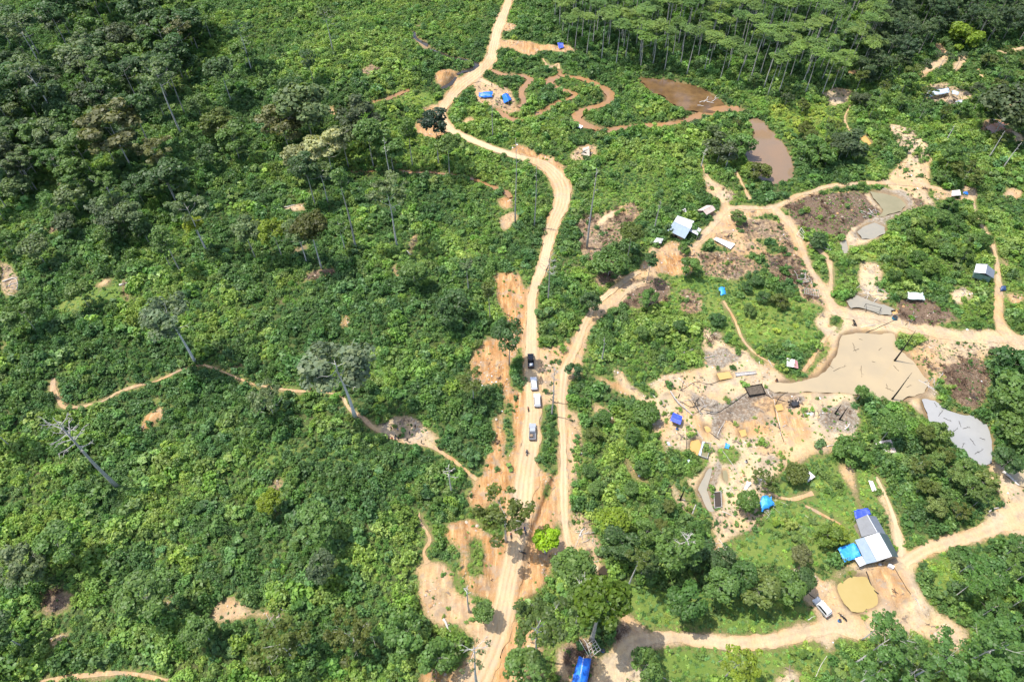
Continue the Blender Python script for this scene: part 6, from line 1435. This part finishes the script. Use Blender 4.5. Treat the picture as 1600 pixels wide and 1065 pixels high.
PEOPLE = [(612,670.5,2.6,'stand',(.03,.025,.04),'person in dark clothes standing uphill left of the clearing'),(622,673,2.4,'stand',(.16,.20,.38),'person in a blue grey shirt standing next to the dark clothed one'),(649.5,669.5,4,'stand',(.06,.03,.025),'person in dark brown alone at the upper right of the clearing'),
 (613.5,688,.6,'stand',(.55,.03,.02),'person in a bright red shirt on the footpath'),(618,688,1.2,'stand',(.22,.22,.34),'person in a grey violet shirt beside the red shirt'),(619.5,684.5,3,'walk',(.02,.09,.05),'person in a dark green shirt behind the red shirt'),
 (626,683.5,3.6,'stand',(.14,.015,.03),'person in maroon at the right of the group on the footpath'),(623.5,688,.4,'walk',(.02,.02,.022),'person in black crouched close to the footpath group'),(637.5,690,4.4,'walk',(.03,.03,.03),'person in black walking on the pale clearing'),
 (659,693,4.6,'walk',(.04,.05,.04),'person in dark green walking where the clearing narrows'),(686,702.5,4.3,'walk',(.06,.035,.03),'person in brown walking down the footpath toward the road'),(641,680,1,'stand',(.05,.06,.08),'person half hidden by the bush in the clearing'),
 (487.5,611,1.5,'walk',(.35,.06,.03),'person in rust red on the footpath at the far left'),
 (801.5,828.5,0,'stand',(.55,.58,.65),'person in white at the left of the shaded road'),(803.5,826.5,2,'stand',(.04,.07,.25),'person in a blue shirt beside the one in white'),(805,831.5,1,'stand',(.02,.02,.025),'person in black standing below the one in blue'),
 (813,836.5,.5,'walk',(.42,.45,.5),'person in pale clothes in the middle of the shaded road'),(819.5,827.5,3,'stand',(.02,.05,.28),'person in bright blue by the blue motorcycle'),(821.5,834.5,3.3,'walk',(.06,.08,.12),'person in dark blue below the blue motorcycle'),(768.5,136.5,.4,'stand',(.03,.03,.04),'person in black on the dirt behind the stream camp tents')]
for q in PEOPLE: person(*q)
# ---------------------------------------------------------------- mining gear, timber, rubbish
def frame_table(label, q, h, mat=BLACKWOOD, cat='frame', name='wooden_frame', slats=0, legs=True, w=.06):
    p = Q(q, h); t = empty(name, base_of(p), label, cat); mb = MB()
    for i in range(4): mb.tube([p[i], p[(i+1) % 4]], w, 5)
    mb.build('rail', mat, t)
    for k in range(slats):
        f = (k+1)/(slats+1); mb = MB(); mb.tube([p[0].lerp(p[1], f)+Vector((0, 0, w*1.7)), p[3].lerp(p[2], f)+Vector((0, 0, w*1.7))], w*.8, 5); mb.build('slat', mat, t)
    if legs: posts(t, p, .02, w, mat, 'leg')
    return t
frame_table('dark wooden table frame standing in the mud north of the beige pond', [(1353,474.4),(1377.3,480.6),(1374.8,487.9),(1354,483.7)], 1.3)
frame_table('white timber frame tilted beside the path fork', [(1245,366),(1252,355.5),(1257,364),(1255,373)], [1.0,1.6,1.5,.9], PALEWOOD, slats=2)
frame_table('grey timber bench frame east of the path fork', [(1278,380),(1295,382),(1298,391),(1281,385.5)], 1.1, WOOD, slats=1)
frame_table('slatted drying rack of grey poles on the brushy slope', [(1258,450),(1280,453.5),(1279,463),(1257,458)], 1.2, WOOD, 'rack', 'drying_rack', 7)
def sluice(label, q, h, mat, liner=None, cat='sluice box', name='sluice_box', depth=.7):
    p = Q(q, h); t = empty(name, base_of(p), label, cat); mb = MB(); c = sum(p, Vector())/4
    for i in range(4):
        a, b = p[i], p[(i+1) % 4]; d = (b-a).normalized(); n = Vector((d.y, -d.x, 0))*.06
        mb2 = MB(); mb2.sheet(a+n, b+n, b-n, a-n, depth); mb2.build('side_board', mat, t)
    mb = MB(); f = shrink(p, .95); mb.sheet(*[q_-Vector((0, 0, depth*.8)) for q_ in f], .06); mb.build('floor', liner or mat, t)
    posts(t, shrink(p, 1.03), .25, .07, mat, 'stake'); return t
sluice('black charred sluice box on the mud at the head of the sand pits', [(1164.4,604),(1190.5,599.2),(1196,613.6),(1171.3,617)], .9, BLACKWOOD, simple('ashy_boards', (.10, .08, .06), .9, .1, .5, 2), depth=.45)
sx = sluice('grey sheet lined settling box filled with olive water', [(1098.4,689.2),(1110.6,692),(1105.4,715),(1091.4,710.3)], .8, WOOD, WATER['olive'], 'settling box', 'settling_box', .5)
mb = MB(); p = Q([(1098.4,689.2),(1100.8,689.8),(1094.5,711.0),(1091.4,710.3)], .86); mb.sheet(*p, .03, 5, 5, sag=.15, rag=.1, seed=4); mb.build('liner_sheet', TGW, sx)
sluice('long grey plank trough lying above the black sluice box', [(1149.3,582),(1180.9,579.3),(1181.6,583),(1150.6,587.2)], .7, WOOD, depth=.3)
sluice('small wooden box around the dark pool', [(1115.5,768.5),(1126.5,767),(1128,791),(1117,793)], .4, WOOD, WATER['dark'], 'settling box', 'settling_box', .3)
# burnt engine with its pulley ring
t = empty('burnt_engine', G(P(1240,634)), 'burnt black engine heap with an upright rusty ring on the sand', 'engine'); rs = random.Random(8); b = Vector(t.location)
mb = MB(); mb.box(b+Vector((0, 0, .5)), (2.0, 1.4, 1.0), .3); mb.build('engine_block', METALD, t, bevel=.1)
for k in range(14): 
    mb = MB(); a = rs.uniform(0, 6.28); r = rs.uniform(.6, 1.7); mb.box(b+Vector((math.cos(a)*r, math.sin(a)*r, .2+rs.uniform(0, .3))), (rs.uniform(.3, .8), rs.uniform(.2, .5), rs.uniform(.2, .5)), a); mb.build('scrap_piece', BLACKWOOD, t)
mb = MB(); mb.ring(b+Vector((.6, 1.4, 1.1)), (.3, -.5, .8), .85, .07); mb.build('ring', RUST, t); mb = MB(); mb.tube([b+Vector((.2, .2, .9)), b+Vector((.6, 1.4, 1.1))], .08); mb.build('shaft', METALD, t)
def drum(u, v, mat, water, label, r=.55, h=.9):
    t = empty('barrel', G(P(u, v)), label, 'barrel'); b = Vector(t.location); mb = MB(); mb.tube([b, b+Vector((0, 0, h))], r, 16, cap=False); mb.tube([b+Vector((0, 0, h)), b+Vector((0, 0, .1))], r*.94, 16, cap=False); mb.disc(b+Vector((0, 0, .1)), (0, 0, 1), r*.93, .05, 16); mb.build('shell', mat, t)
    for z in (.3, .6): mb = MB(); mb.ring(b+Vector((0, 0, h*z)), (0, 0, 1), r*1.01, .03, 16, 4); mb.build('hoop', mat, t)
    mb = MB(); mb.disc(b+Vector((0, 0, h*.8)), (0, 0, 1), r*.92, .02, 16); mb.build('contents', water, t)
drum(1397.5,489,WOOD,WATER['clay'],'round tub of orange water beside the pond road',.75,.7)
drum(1397,498,simple('teal_drum',(.02,.13,.20),.4),WATER['dark'],'teal drum beside the round tub of orange water',.75,.9)
drum(1310.5,970,simple('blue_drum',(.05,.16,.36),.4),WATER['dark'],'blue drum beside the parked motorcycle',.32,.9)
drum(942,1017,simple('navy_drum',(.03,.09,.25),.4),WATER['dark'],'dark blue drum at the right of the pole frame',.35,.9)
def tyres(u, v, n, label, rr_=1.0):
    for k in range(n):
        rs = random.Random(k+int(u)); p = G(P(u+rs.uniform(-6, 6)*rr_, v+rs.uniform(-4, 4)*rr_)); mb = MB(); mb.ring(p+Vector((0, 0, .12+.1*(k % 2))), (rs.uniform(-.3, .3), rs.uniform(-.3, .3), 1), .32, .11, 14, 6); o = mb.build('tyre', RUBBER); tag(o, label, 'tyre', 'tyres by the beige pond')
tyres(1333, 506, 5, 'old black tyre heaped on the north shore of the beige pond')
# white box and motor cart in front of the big shed
t = empty('chest_freezer', G(P(1391,885)), 'white chest in front of the big shed', 'chest'); t.rotation_euler.z = R(-35); t['_local'] = True
mb = MB(); mb.box((0, 0, .4), (1.3, .8, .8)); mb.build('body', PW, t, bevel=.04); mb = MB(); mb.box((0, 0, .85), (1.34, .84, .08)); mb.build('lid', PW, t, bevel=.02); mb = MB(); mb.box((0, -.44, .82), (.3, .05, .05)); mb.build('handle', METALD, t)
t = empty('water_pump', G(P(1373,883)), 'small grey pump under the eave of the big shed', 'pump'); t['_local'] = True
mb = MB(); mb.box((0, 0, .3), (.7, .5, .5)); mb.build('body', PSV, t, bevel=.05); mb = MB(); mb.tube([(.3, 0, .3), (.9, .2, .35)], .07); mb.build('spout', METALD, t)
# poles, logs, hoses
def log(q, r, label, mat=WOOD, z=(0, 0), lev=None, cat='log', group=None, name='fallen_log', stubs=2, seed=0, bend=.03):
    a = P(*q[0]); b = P(*q[1]); a = G(a)+Vector((0, 0, r*.7+z[0])); b = G(b)+Vector((0, 0, r*.7+z[1])); rs = random.Random(seed+int(q[0][0]*7))
    if lev is not None: a = P(q[0][0], q[0][1], lev); b = P(q[1][0], q[1][1], lev+.12)
    L = (b-a).length; d = (b-a).normalized(); s = Vector((-d.y, d.x, 0))
    n = 6; pts = [a.lerp(b, k/n)+s*math.sin(k*1.3+seed)*L*bend+Vector((0, 0, .02*L*math.sin(k))) for k in range(n+1)]
    mb = MB(); mb.tube(pts, [r*(1-.55*k/n) for k in range(n+1)], 6)
    for k in range(stubs):
        p = pts[rs.randint(2, n-1)]; e = p+(d*rs.uniform(.2, 1)+s*rs.choice((-1, 1))*rs.uniform(.4, 1)+Vector((0, 0, rs.uniform(0, .5)))).normalized()*L*rs.uniform(.1, .28); mb.tube([p, e], [r*.4, r*.12], 4)
    o = mb.build(name, mat, smooth=True); return tag(o, label, cat, group)
LOGS = [([(1459,790),(1490,764)],.34,'thick bleached log lying in the lower right grove',PALEWOOD),([(1318.4,674),(1328,662.5)],.26,'short bleached log on the sand south of the charred posts',PALEWOOD),([(1222.8,812.8),(1269.7,828.3)],.16,'long grey pole lying in the grass west of the big shed',WOOD),
([(1211,780.5),(1232.7,788.7)],.07,'white pole beside the crumpled blue tarp shelter',PALEWOOD),([(1209,781),(1217,786)],.06,'short white pole touching the crumpled blue tarp',PALEWOOD),([(1256,803),(1274,819)],.05,'thin white stick in the grass above the long grey pole',PALEWOOD),
([(693,968),(704,987)],.32,'bleached split log on the orange ground below the bank',PALEWOOD),([(628,870),(643,857)],.22,'bleached log in the scrub beside the curving footpath',PALEWOOD),([(895,614),(914,626)],.2,'grey log at the slope edge right of the second track',WOOD),
([(1052,560),(1082,545)],.25,'grey trunk fallen across the top of the sand slope',WOOD),([(905,838),(912,825)],.24,'bleached stump log in the rubble beside the second track',PALEWOOD),([(1120,681),(1131.7,659)],.09,'straight pale plank on the mud track through the sand',PALEWOOD),
([(1032,757),(1062,787)],.12,'grey pole lying down the thicket edge',WOOD),([(1082,803),(1092,772)],.16,'long pole in the mud channel at the foot of the sand',WOOD),([(1060,622),(1069,595)],.14,'dark pole standing on the orange pit edge',BLACKWOOD),([(1045,615),(1095,668)],.2,'dark waterlogged trunk across the muddy pit',WOOD),
([(1425,587),(1462,608)],.28,'long beam along the right shore of the beige pond',WOOD),([(1565,738),(1590,760)],.4,'pale concrete coloured beam at the tan pond on the right',PALEWOOD),([(1540,755),(1580,780)],.2,'grey beam on the sand at the right edge',WOOD),([(1545,800),(1572,785)],.2,'dark pipe on the sand at the right edge',WOOD),
([(1545,188),(1590,207)],.28,'white trunk across the pink mud in the upper right',PALEWOOD),([(1570,168),(1595,175)],.18,'pale beam beside the upper right sand patch',PALEWOOD),([(1262,968),(1273,962)],.1,'short white stick on the verge left of the parked car',PALEWOOD),([(1270,1063),(1296,1015)],.08,'thin bent pole in the grass below the lower road',PALEWOOD,),
([(1018,1055),(1060,1065)],.08,'white pipe on the grass at the bottom edge',PALEWOOD),([(1325,868),(1352,885)],.06,'thin pole on the ground by the porch of the big shed',WOOD),([(555,152),(562,157)],.2,'white log beside the upper left pool',PALEWOOD),([(565,90),(590,90)],.2,'bleached log in the scrub near the top',PALEWOOD),
([(188,447),(200,444)],.4,'short white log on the grassy left opening',PALEWOOD),([(5,440),(35,432)],.22,'grey log in the clearing at the left edge',PALEWOOD),([(15,450),(33,440)],.2,'second grey log in the clearing at the left edge',WOOD),([(635,392),(643,399)],.18,'white log in the narrow red gully',PALEWOOD),([(548,454),(556,456)],.15,'white log among the scrub of the left slope',PALEWOOD),
([(442,325),(462,322)],.2,'bleached log in the small left clearing',PALEWOOD),([(1006,382),(1050,402)],.05,'thin line of pipe across the orange yard',PIPE),([(1118,1035),(1150,1020)],.05,'thin pole in the grass near the yellow green tree',WOOD),([(926,240),(895,246)],.12,'pale pole in front of the thatched hut',PALEWOOD)]
for i, q in enumerate(LOGS): log(q[0], q[1], q[2], q[3], seed=i, stubs=0 if q[1] < .13 else 2, bend=.012 if 'plank' in q[2] or 'beam' in q[2] or 'pole' in q[2] else .035)
for i, (x, y, a, l) in enumerate([(1480,655,.4,14),(1492,672,-.6,12),(1500,662,1.2,10),(1510,668,-.2,12),(1520,690,.9,14),(1470,645,-.9,12),(1530,705,-.5,16),(1535,685,.3,9),(1462,632,1,8),(1505,695,-1.1,8)]):
    dx, dy = math.cos(a)*l/2, math.sin(a)*l/2; log([(x-dx, y-dy), (x+dx, y+dy)], .06, 'dark dead branch sticking out of the shallow grey pond', BLACKWOOD, (0, 0), -.1, 'branch', 'dead branches in the grey pond', 'dead_branch', 4, i, .02)
for i, (x, y, a, l) in enumerate([(1335,543,1.2,16),(1338,546,-.4,10),(1346,580,1.5,18),(1298,572,.6,10),(1312,575,-.4,22),(1390,608,.4,14),(1386,604,1.3,9),(1400,575,.8,12),(1365,565,.2,6),(1420,603,-.5,8),(1345,530,.2,6),(1375,545,-.8,6)]):
    dx, dy = math.cos(a)*l/2, math.sin(a)*l/2; log([(x-dx, y-dy), (x+dx, y+dy)], .05, 'thin dark twig lying half sunk in the wide beige pond', BLACKWOOD, (0, 0), -.1, 'branch', 'twigs in the beige pond', 'dead_branch', 3, i, .02)
for i, (x, y, a, l) in enumerate([(1100,158,-.3,14),(1104,155,-.9,12),(1110,160,.2,12),(1118,155,-.6,14),(1095,165,.1,10),(1120,150,-.8,10)]):
    dx, dy = math.cos(a)*l/2, math.sin(a)*l/2; log([(x-dx, y-dy), (x+dx, y+dy)], .16, 'bleached log in the jam at the mouth of the brown swamp', PALEWOOD, (0, 0), -.05, 'log', 'log jam at the brown swamp', 'fallen_log', 1, i, .03)
def pile(u, v, wpx, n, label, group, mats=(WOOD, PALEWOOD), seed=0, ln=(2, 4.5), r=.09):
    rs = random.Random(seed)
    for k in range(n):
        x = u+rs.gauss(0, wpx*.3); y = v+rs.gauss(0, wpx*.2); a = rs.uniform(0, 3.14); c = P(x, y); l = rs.uniform(*ln)/mpp(c)/2
        log([(x-math.cos(a)*l, y-math.sin(a)*l*.8), (x+math.cos(a)*l, y+math.sin(a)*l*.8)], r*rs.uniform(.6, 1.3), label, rs.choice(mats), (rs.uniform(0, .5), rs.uniform(0, .6)), None, 'log', group, 'fallen_log', 1, seed*50+k, .03)
pile(1254,437,26,22,'grey branch in the tangled woodpile beside the drying rack','woodpile by the drying rack',seed=1,r=.07)
pile(1357,458,32,18,'grey branch in the driftwood heap at the top of the muddy inlet','driftwood at the muddy inlet',seed=2)
pile(1090,632,46,16,'muddy timber in the tangle across the pit','timber across the muddy pit',(WOOD, BLACKWOOD),3,(2, 6))
pile(1275,655,40,16,'charred stick on the ashy rubble','charred sticks on the ashy rubble',(WOOD, BLACKWOOD),4,(1, 3),.07)
pile(1420,500,36,14,'charred stick on the burnt patch by the pond road','sticks on the burnt patch',(BLACKWOOD, WOOD),5,(1, 3),.07)
pile(910,840,30,12,'bleached stick in the rubble beside the second track','sticks beside the second track',seed=6,ln=(1.5, 3.5),r=.07)
pile(920,880,30,12,'bleached stick in the heap by the small black pool','sticks by the small black pool',seed=7,ln=(1.5, 3.5),r=.07)
pile(20,445,40,10,'bleached branch strewn in the clearing at the left edge','branches in the left edge clearing',(PALEWOOD, WOOD),8,(2, 5))
pile(1360,336,30,10,'grey stick washed along the upper grey stream','sticks along the upper grey stream',seed=9,ln=(1.5, 4))
pile(1150,768,30,8,'pale stick in the litter beside the white tarp strip','sticks beside the white tarp strip',(PALEWOOD, WOOD),10,(1, 3),.06)
pile(1135,858,34,9,'white stick in the rubble beside the small olive pool','sticks by the small olive pool',(PALEWOOD, WOOD),11,(1, 3.5),.08)
pile(1450,595,40,10,'grey stick on the bare ground right of the beige pond','sticks right of the beige pond',seed=12,ln=(1.5, 4),r=.07)
pile(1200,800,24,8,'pale stick around the crumpled blue tarp shelter','sticks around the blue tarp shelter',(PALEWOOD, WOOD),13,(1, 3),.05)
pile(1500,463,24,8,'white scrap wood in the rubbish by the hut path','scrap wood by the hut path',(PALEWOOD,),14,(.6, 1.6),.1)
pile(650,672,34,10,'grey stick in the cut brush of the footpath clearing','sticks in the footpath clearing',seed=15,ln=(1, 3),r=.06)
pile(430,955,50,8,'grey stick on the orange pit of the lower left','sticks in the lower left pit',seed=16,ln=(1, 3),r=.07)
def hose(pts, label, r=.07, mat=PIPE):
    w = []
    for u, v in pts: q = G(P(u, v)); w.append(Vector((q.x, q.y, 0)))
    w, _ = smooth_line(w, [1]*len(w), .8); w = [G(p)+Vector((0, 0, r)) for p in w]; mb = MB(); mb.tube(w, r, 5); tag(mb.build('hose', mat), label, 'hose')
hose([(1068,655),(1080,668),(1098,687)],'brown hose running from the blue roof shelter to the settling box',.09,WOOD)
hose([(1108,675),(1118,684),(1124,688)],'dark hose crossing the clay puddle',.09)
hose([(1072,668),(1072,700),(1071,730)],'black hose running down the sand by the spread sheet',.08)
hose([(1348,896),(1341,930),(1339,956)],'thin line stretched across the yellow pond',.04) if False else None
hose([(1352,893),(1358,905),(1364,918),(1372,928)],'dark hose along the right rim of the yellow pond',.12)
hose([(1395,882),(1405,900),(1415,920),(1420,930)],'long hose lying across the sandy yard',.07)
hose([(1335,1003),(1340,1030),(1332,1050)],'thin pipe bending through the feathery trees',.06,PALEWOOD) if False else None
hose([(1241,905),(1262,925),(1285,945),(1298,960)],'black hose passing the parked white car',.07)
hose([(1205,600),(1200,610),(1210,630),(1215,650),(1220,680)],'pale hose curving over the white sand',.06,PALEWOOD)

for (q, lab) in [([(1078,598),(1092,606)],'grey plank on the upper edge of the sand west of the clay pool'),([(1200,562),(1208,575)],'grey plank between the pink hut and the long trough'),([(1152,566),(1150,580)],'upright post at the left end of the long trough'),([(1186,565),(1184,598)],'pale pipe running from the long trough to the black sluice box'),
 ([(1100,560),(1122,552)],'dark plank on the grey spoil at the top of the sand'),([(1020,618),(1040,640)],'brown plank on the orange slope above the blue roof'),([(1060,590),(1075,604)],'weathered beam lying along the pit rim'),([(1160,690),(1178,700)],'pale plank on the stony patch right of the small blue tarp'),
 ([(1205,725),(1222,716)],'grey stick of timber near the lower edge of the sand'),([(1110,745),(1125,740)],'grey timber by the green pool'),([(1140,745),(1156,752)],'pale plank right of the green pool'),([(1128,800),(1150,806)],'pale pole beside the wooden box pool'),([(1085,700),(1078,716)],'grey pole at the clay pool rim'),([(1240,560),(1262,572)],'thin dark pole on the sand bank by the pink hut'),
 ([(1275,590),(1292,584)],'wet grey beam at the mouth of the beige pond'),([(1222,668),(1236,660)],'dark plank on the white sand south of the burnt engine'),([(1290,700),(1308,694)],'pale plank near the lower right of the sand'),([(1318,545),(1308,560)],'grey beam along the west bank of the beige pond'),([(1345,512),(1372,506)],'pale pole on the pond road edge'),([(1250,905),(1262,890)],'grey post frame piece left of the parked car'),
 ([(1240,890),(1266,905)],'long stick across the sand above the parked car'),([(1428,935),(1440,955)],'grey stick on the verge of the sandy yard'),([(1520,955),(1535,975)],'pale pole at the corner of the sandy yard'),([(1528,950),(1540,968)],'second pale pole at the corner of the sandy yard')]:
    log(q, .13, lab, WOOD if 'grey' in lab or 'dark' in lab else PALEWOOD, cat='plank', name='plank', stubs=0, bend=.01)
hose([(1186,600),(1150,625),(1120,645),(1095,640)],'black hose from the black sluice box along the mud',.1)
hose([(1235,630),(1205,622),(1190,612)],'black hose from the burnt engine to the black sluice box',.1)
hose([(1262,600),(1235,610),(1215,625),(1212,650),(1225,690)],'dark hose winding from the pond over the white sand',.08)
hose([(1130,590),(1110,600),(1085,598),(1062,612)],'black hose past the orange clay pools',.08)
hose([(1117,690),(1135,712),(1150,735),(1160,750)],'grey hose down the slope from the settling box',.07,WOOD)
hose([(1398,500),(1372,512),(1345,522)],'black hose from the teal drum to the pond',.09)
tyres(1258, 648, 1, 'old black tyre on the ashy rubble by the burnt engine')
for (u, v, m, lab) in [(1057,672,simple('faded_drum',(.03,.12,.4),.4),'small blue drum under the edge of the blue roof shelter'),(1213,595,simple('rust_drum',(.2,.09,.05),.7),'rusty drum beside the pond inlet'),(1165,722,simple('white_drum',(.5,.5,.5),.5),'white drum on the stony sand above the white tarp strip'),(1080,385,simple('green_drum',(.05,.15,.09),.5),'green drum at the front of the white roofed house'),(1340,878,simple('grey_drum',(.2,.21,.22),.5),'grey drum at the porch of the big shed')]: drum(u, v, m, WATER['dark'], lab, .32, .9)
# loose stones, chips and litter on the bare ground
RUB = bpy.data.collections.new('rubble_prototypes'); rs = random.Random(5)
STONE = simple('stone', (.40, .33, .25), .9, .2, .35, 3); CHIP = simple('wood_chip', (.24, .185, .135), .9, .2, .3, 3); CLOD = simple('clay_clod', (.40, .24, .12), .95, .1, .3, 3); LITTER = simple('litter', (.72, .74, .76), .5, .4, .2, 3); DARKS = simple('dark_scrap', (.06, .05, .045), .8, .2, .3, 3)
for i, m in enumerate([STONE, STONE, CLOD, CLOD, CHIP, CHIP, DARKS, LITTER]):
    mb = MB()
    if i in (4, 5, 6):
        for k in range(3):
            a = rs.uniform(0, 3.1); mb.box((rs.uniform(-.5, .5), rs.uniform(-.5, .5), .1+.1*k), (rs.uniform(1.2, 2.8), .16, .1), a)
        me = bpy.data.meshes.new('chip'); me.from_pydata([tuple(v) for v in mb.v], [], mb.f)
    else:
        bm = bmesh.new(); bmesh.ops.create_icosphere(bm, subdivisions=1, radius=.5)
        for v in bm.verts: v.co *= rs.uniform(.7, 1.25); v.co.z *= .55 if i < 7 else .25
        me = bpy.data.meshes.new('stone'); bm.to_mesh(me); bm.free()
    me.materials.append(m); RUB.objects.link(bpy.data.objects.new('rubble_%d' % i, me))
X, Y, u, v, rg = grid_pts(.75, 55)
br = samp(bareS, X, Y); rd = samp(roadmask, X, Y); wt = samp(wetS, X, Y); bw = samp(brownS, X, Y)
cl = fbm(X, Y, 6, 400, 3)
k = (br > .55) & (rd < .3) & (wt < .1) & (rg.rand(len(X)) < np.clip((cl-.42)*2.2+bw*.15, .03, .6))
X, Y, bw, u = X[k], Y[k], bw[k], u[k]; n = len(X); s = rg.uniform(.12, .5, n)*(1+rg.rand(n)**6*1.5)
pk = rg.choice(8, n, p=[.2, .16, .2, .14, .13, .08, .06, .03]); pk = np.where((bw > .3) & (rg.rand(n) < .6), rg.randint(4, 7, n), pk)
scatter_obj('rubble', X, Y, ground_z(X, Y)+.02, s, s, rg.uniform(0, 6.28, n), pk, np.ones((n, 3)), 'stones, clods and wood scraps strewn over the bare clay and sand', 'rubble', RUB)
# ---------------------------------------------------------------- labels: where look-alikes share one, say which by its place
ORD = ['leftmost', 'second from left', 'third from left', 'fourth from left', 'fifth from left', 'sixth from left', 'seventh from left', 'eighth from left', 'ninth from left', 'tenth from left', 'eleventh from left', 'twelfth from left', 'thirteenth from left', 'fourteenth from left']
bpy.context.view_layer.update()
by = {}
for o in COL.objects:
    if o.parent is None and o.get('category') and not o.get('kind'): by.setdefault(o['label'], []).append(o)
for lab, os_ in by.items():
    if 1 < len(os_) <= 14:
        os_.sort(key=lambda o: PX(o.matrix_world.translation if o.type == 'EMPTY' or o.location.length > 1 else Vector(o.bound_box[0]))[0])
        for o, w in zip(os_, ORD): o['label'] = w+' '+lab
for o in bpy.data.objects:
    if '_local' in o: del o['_local']
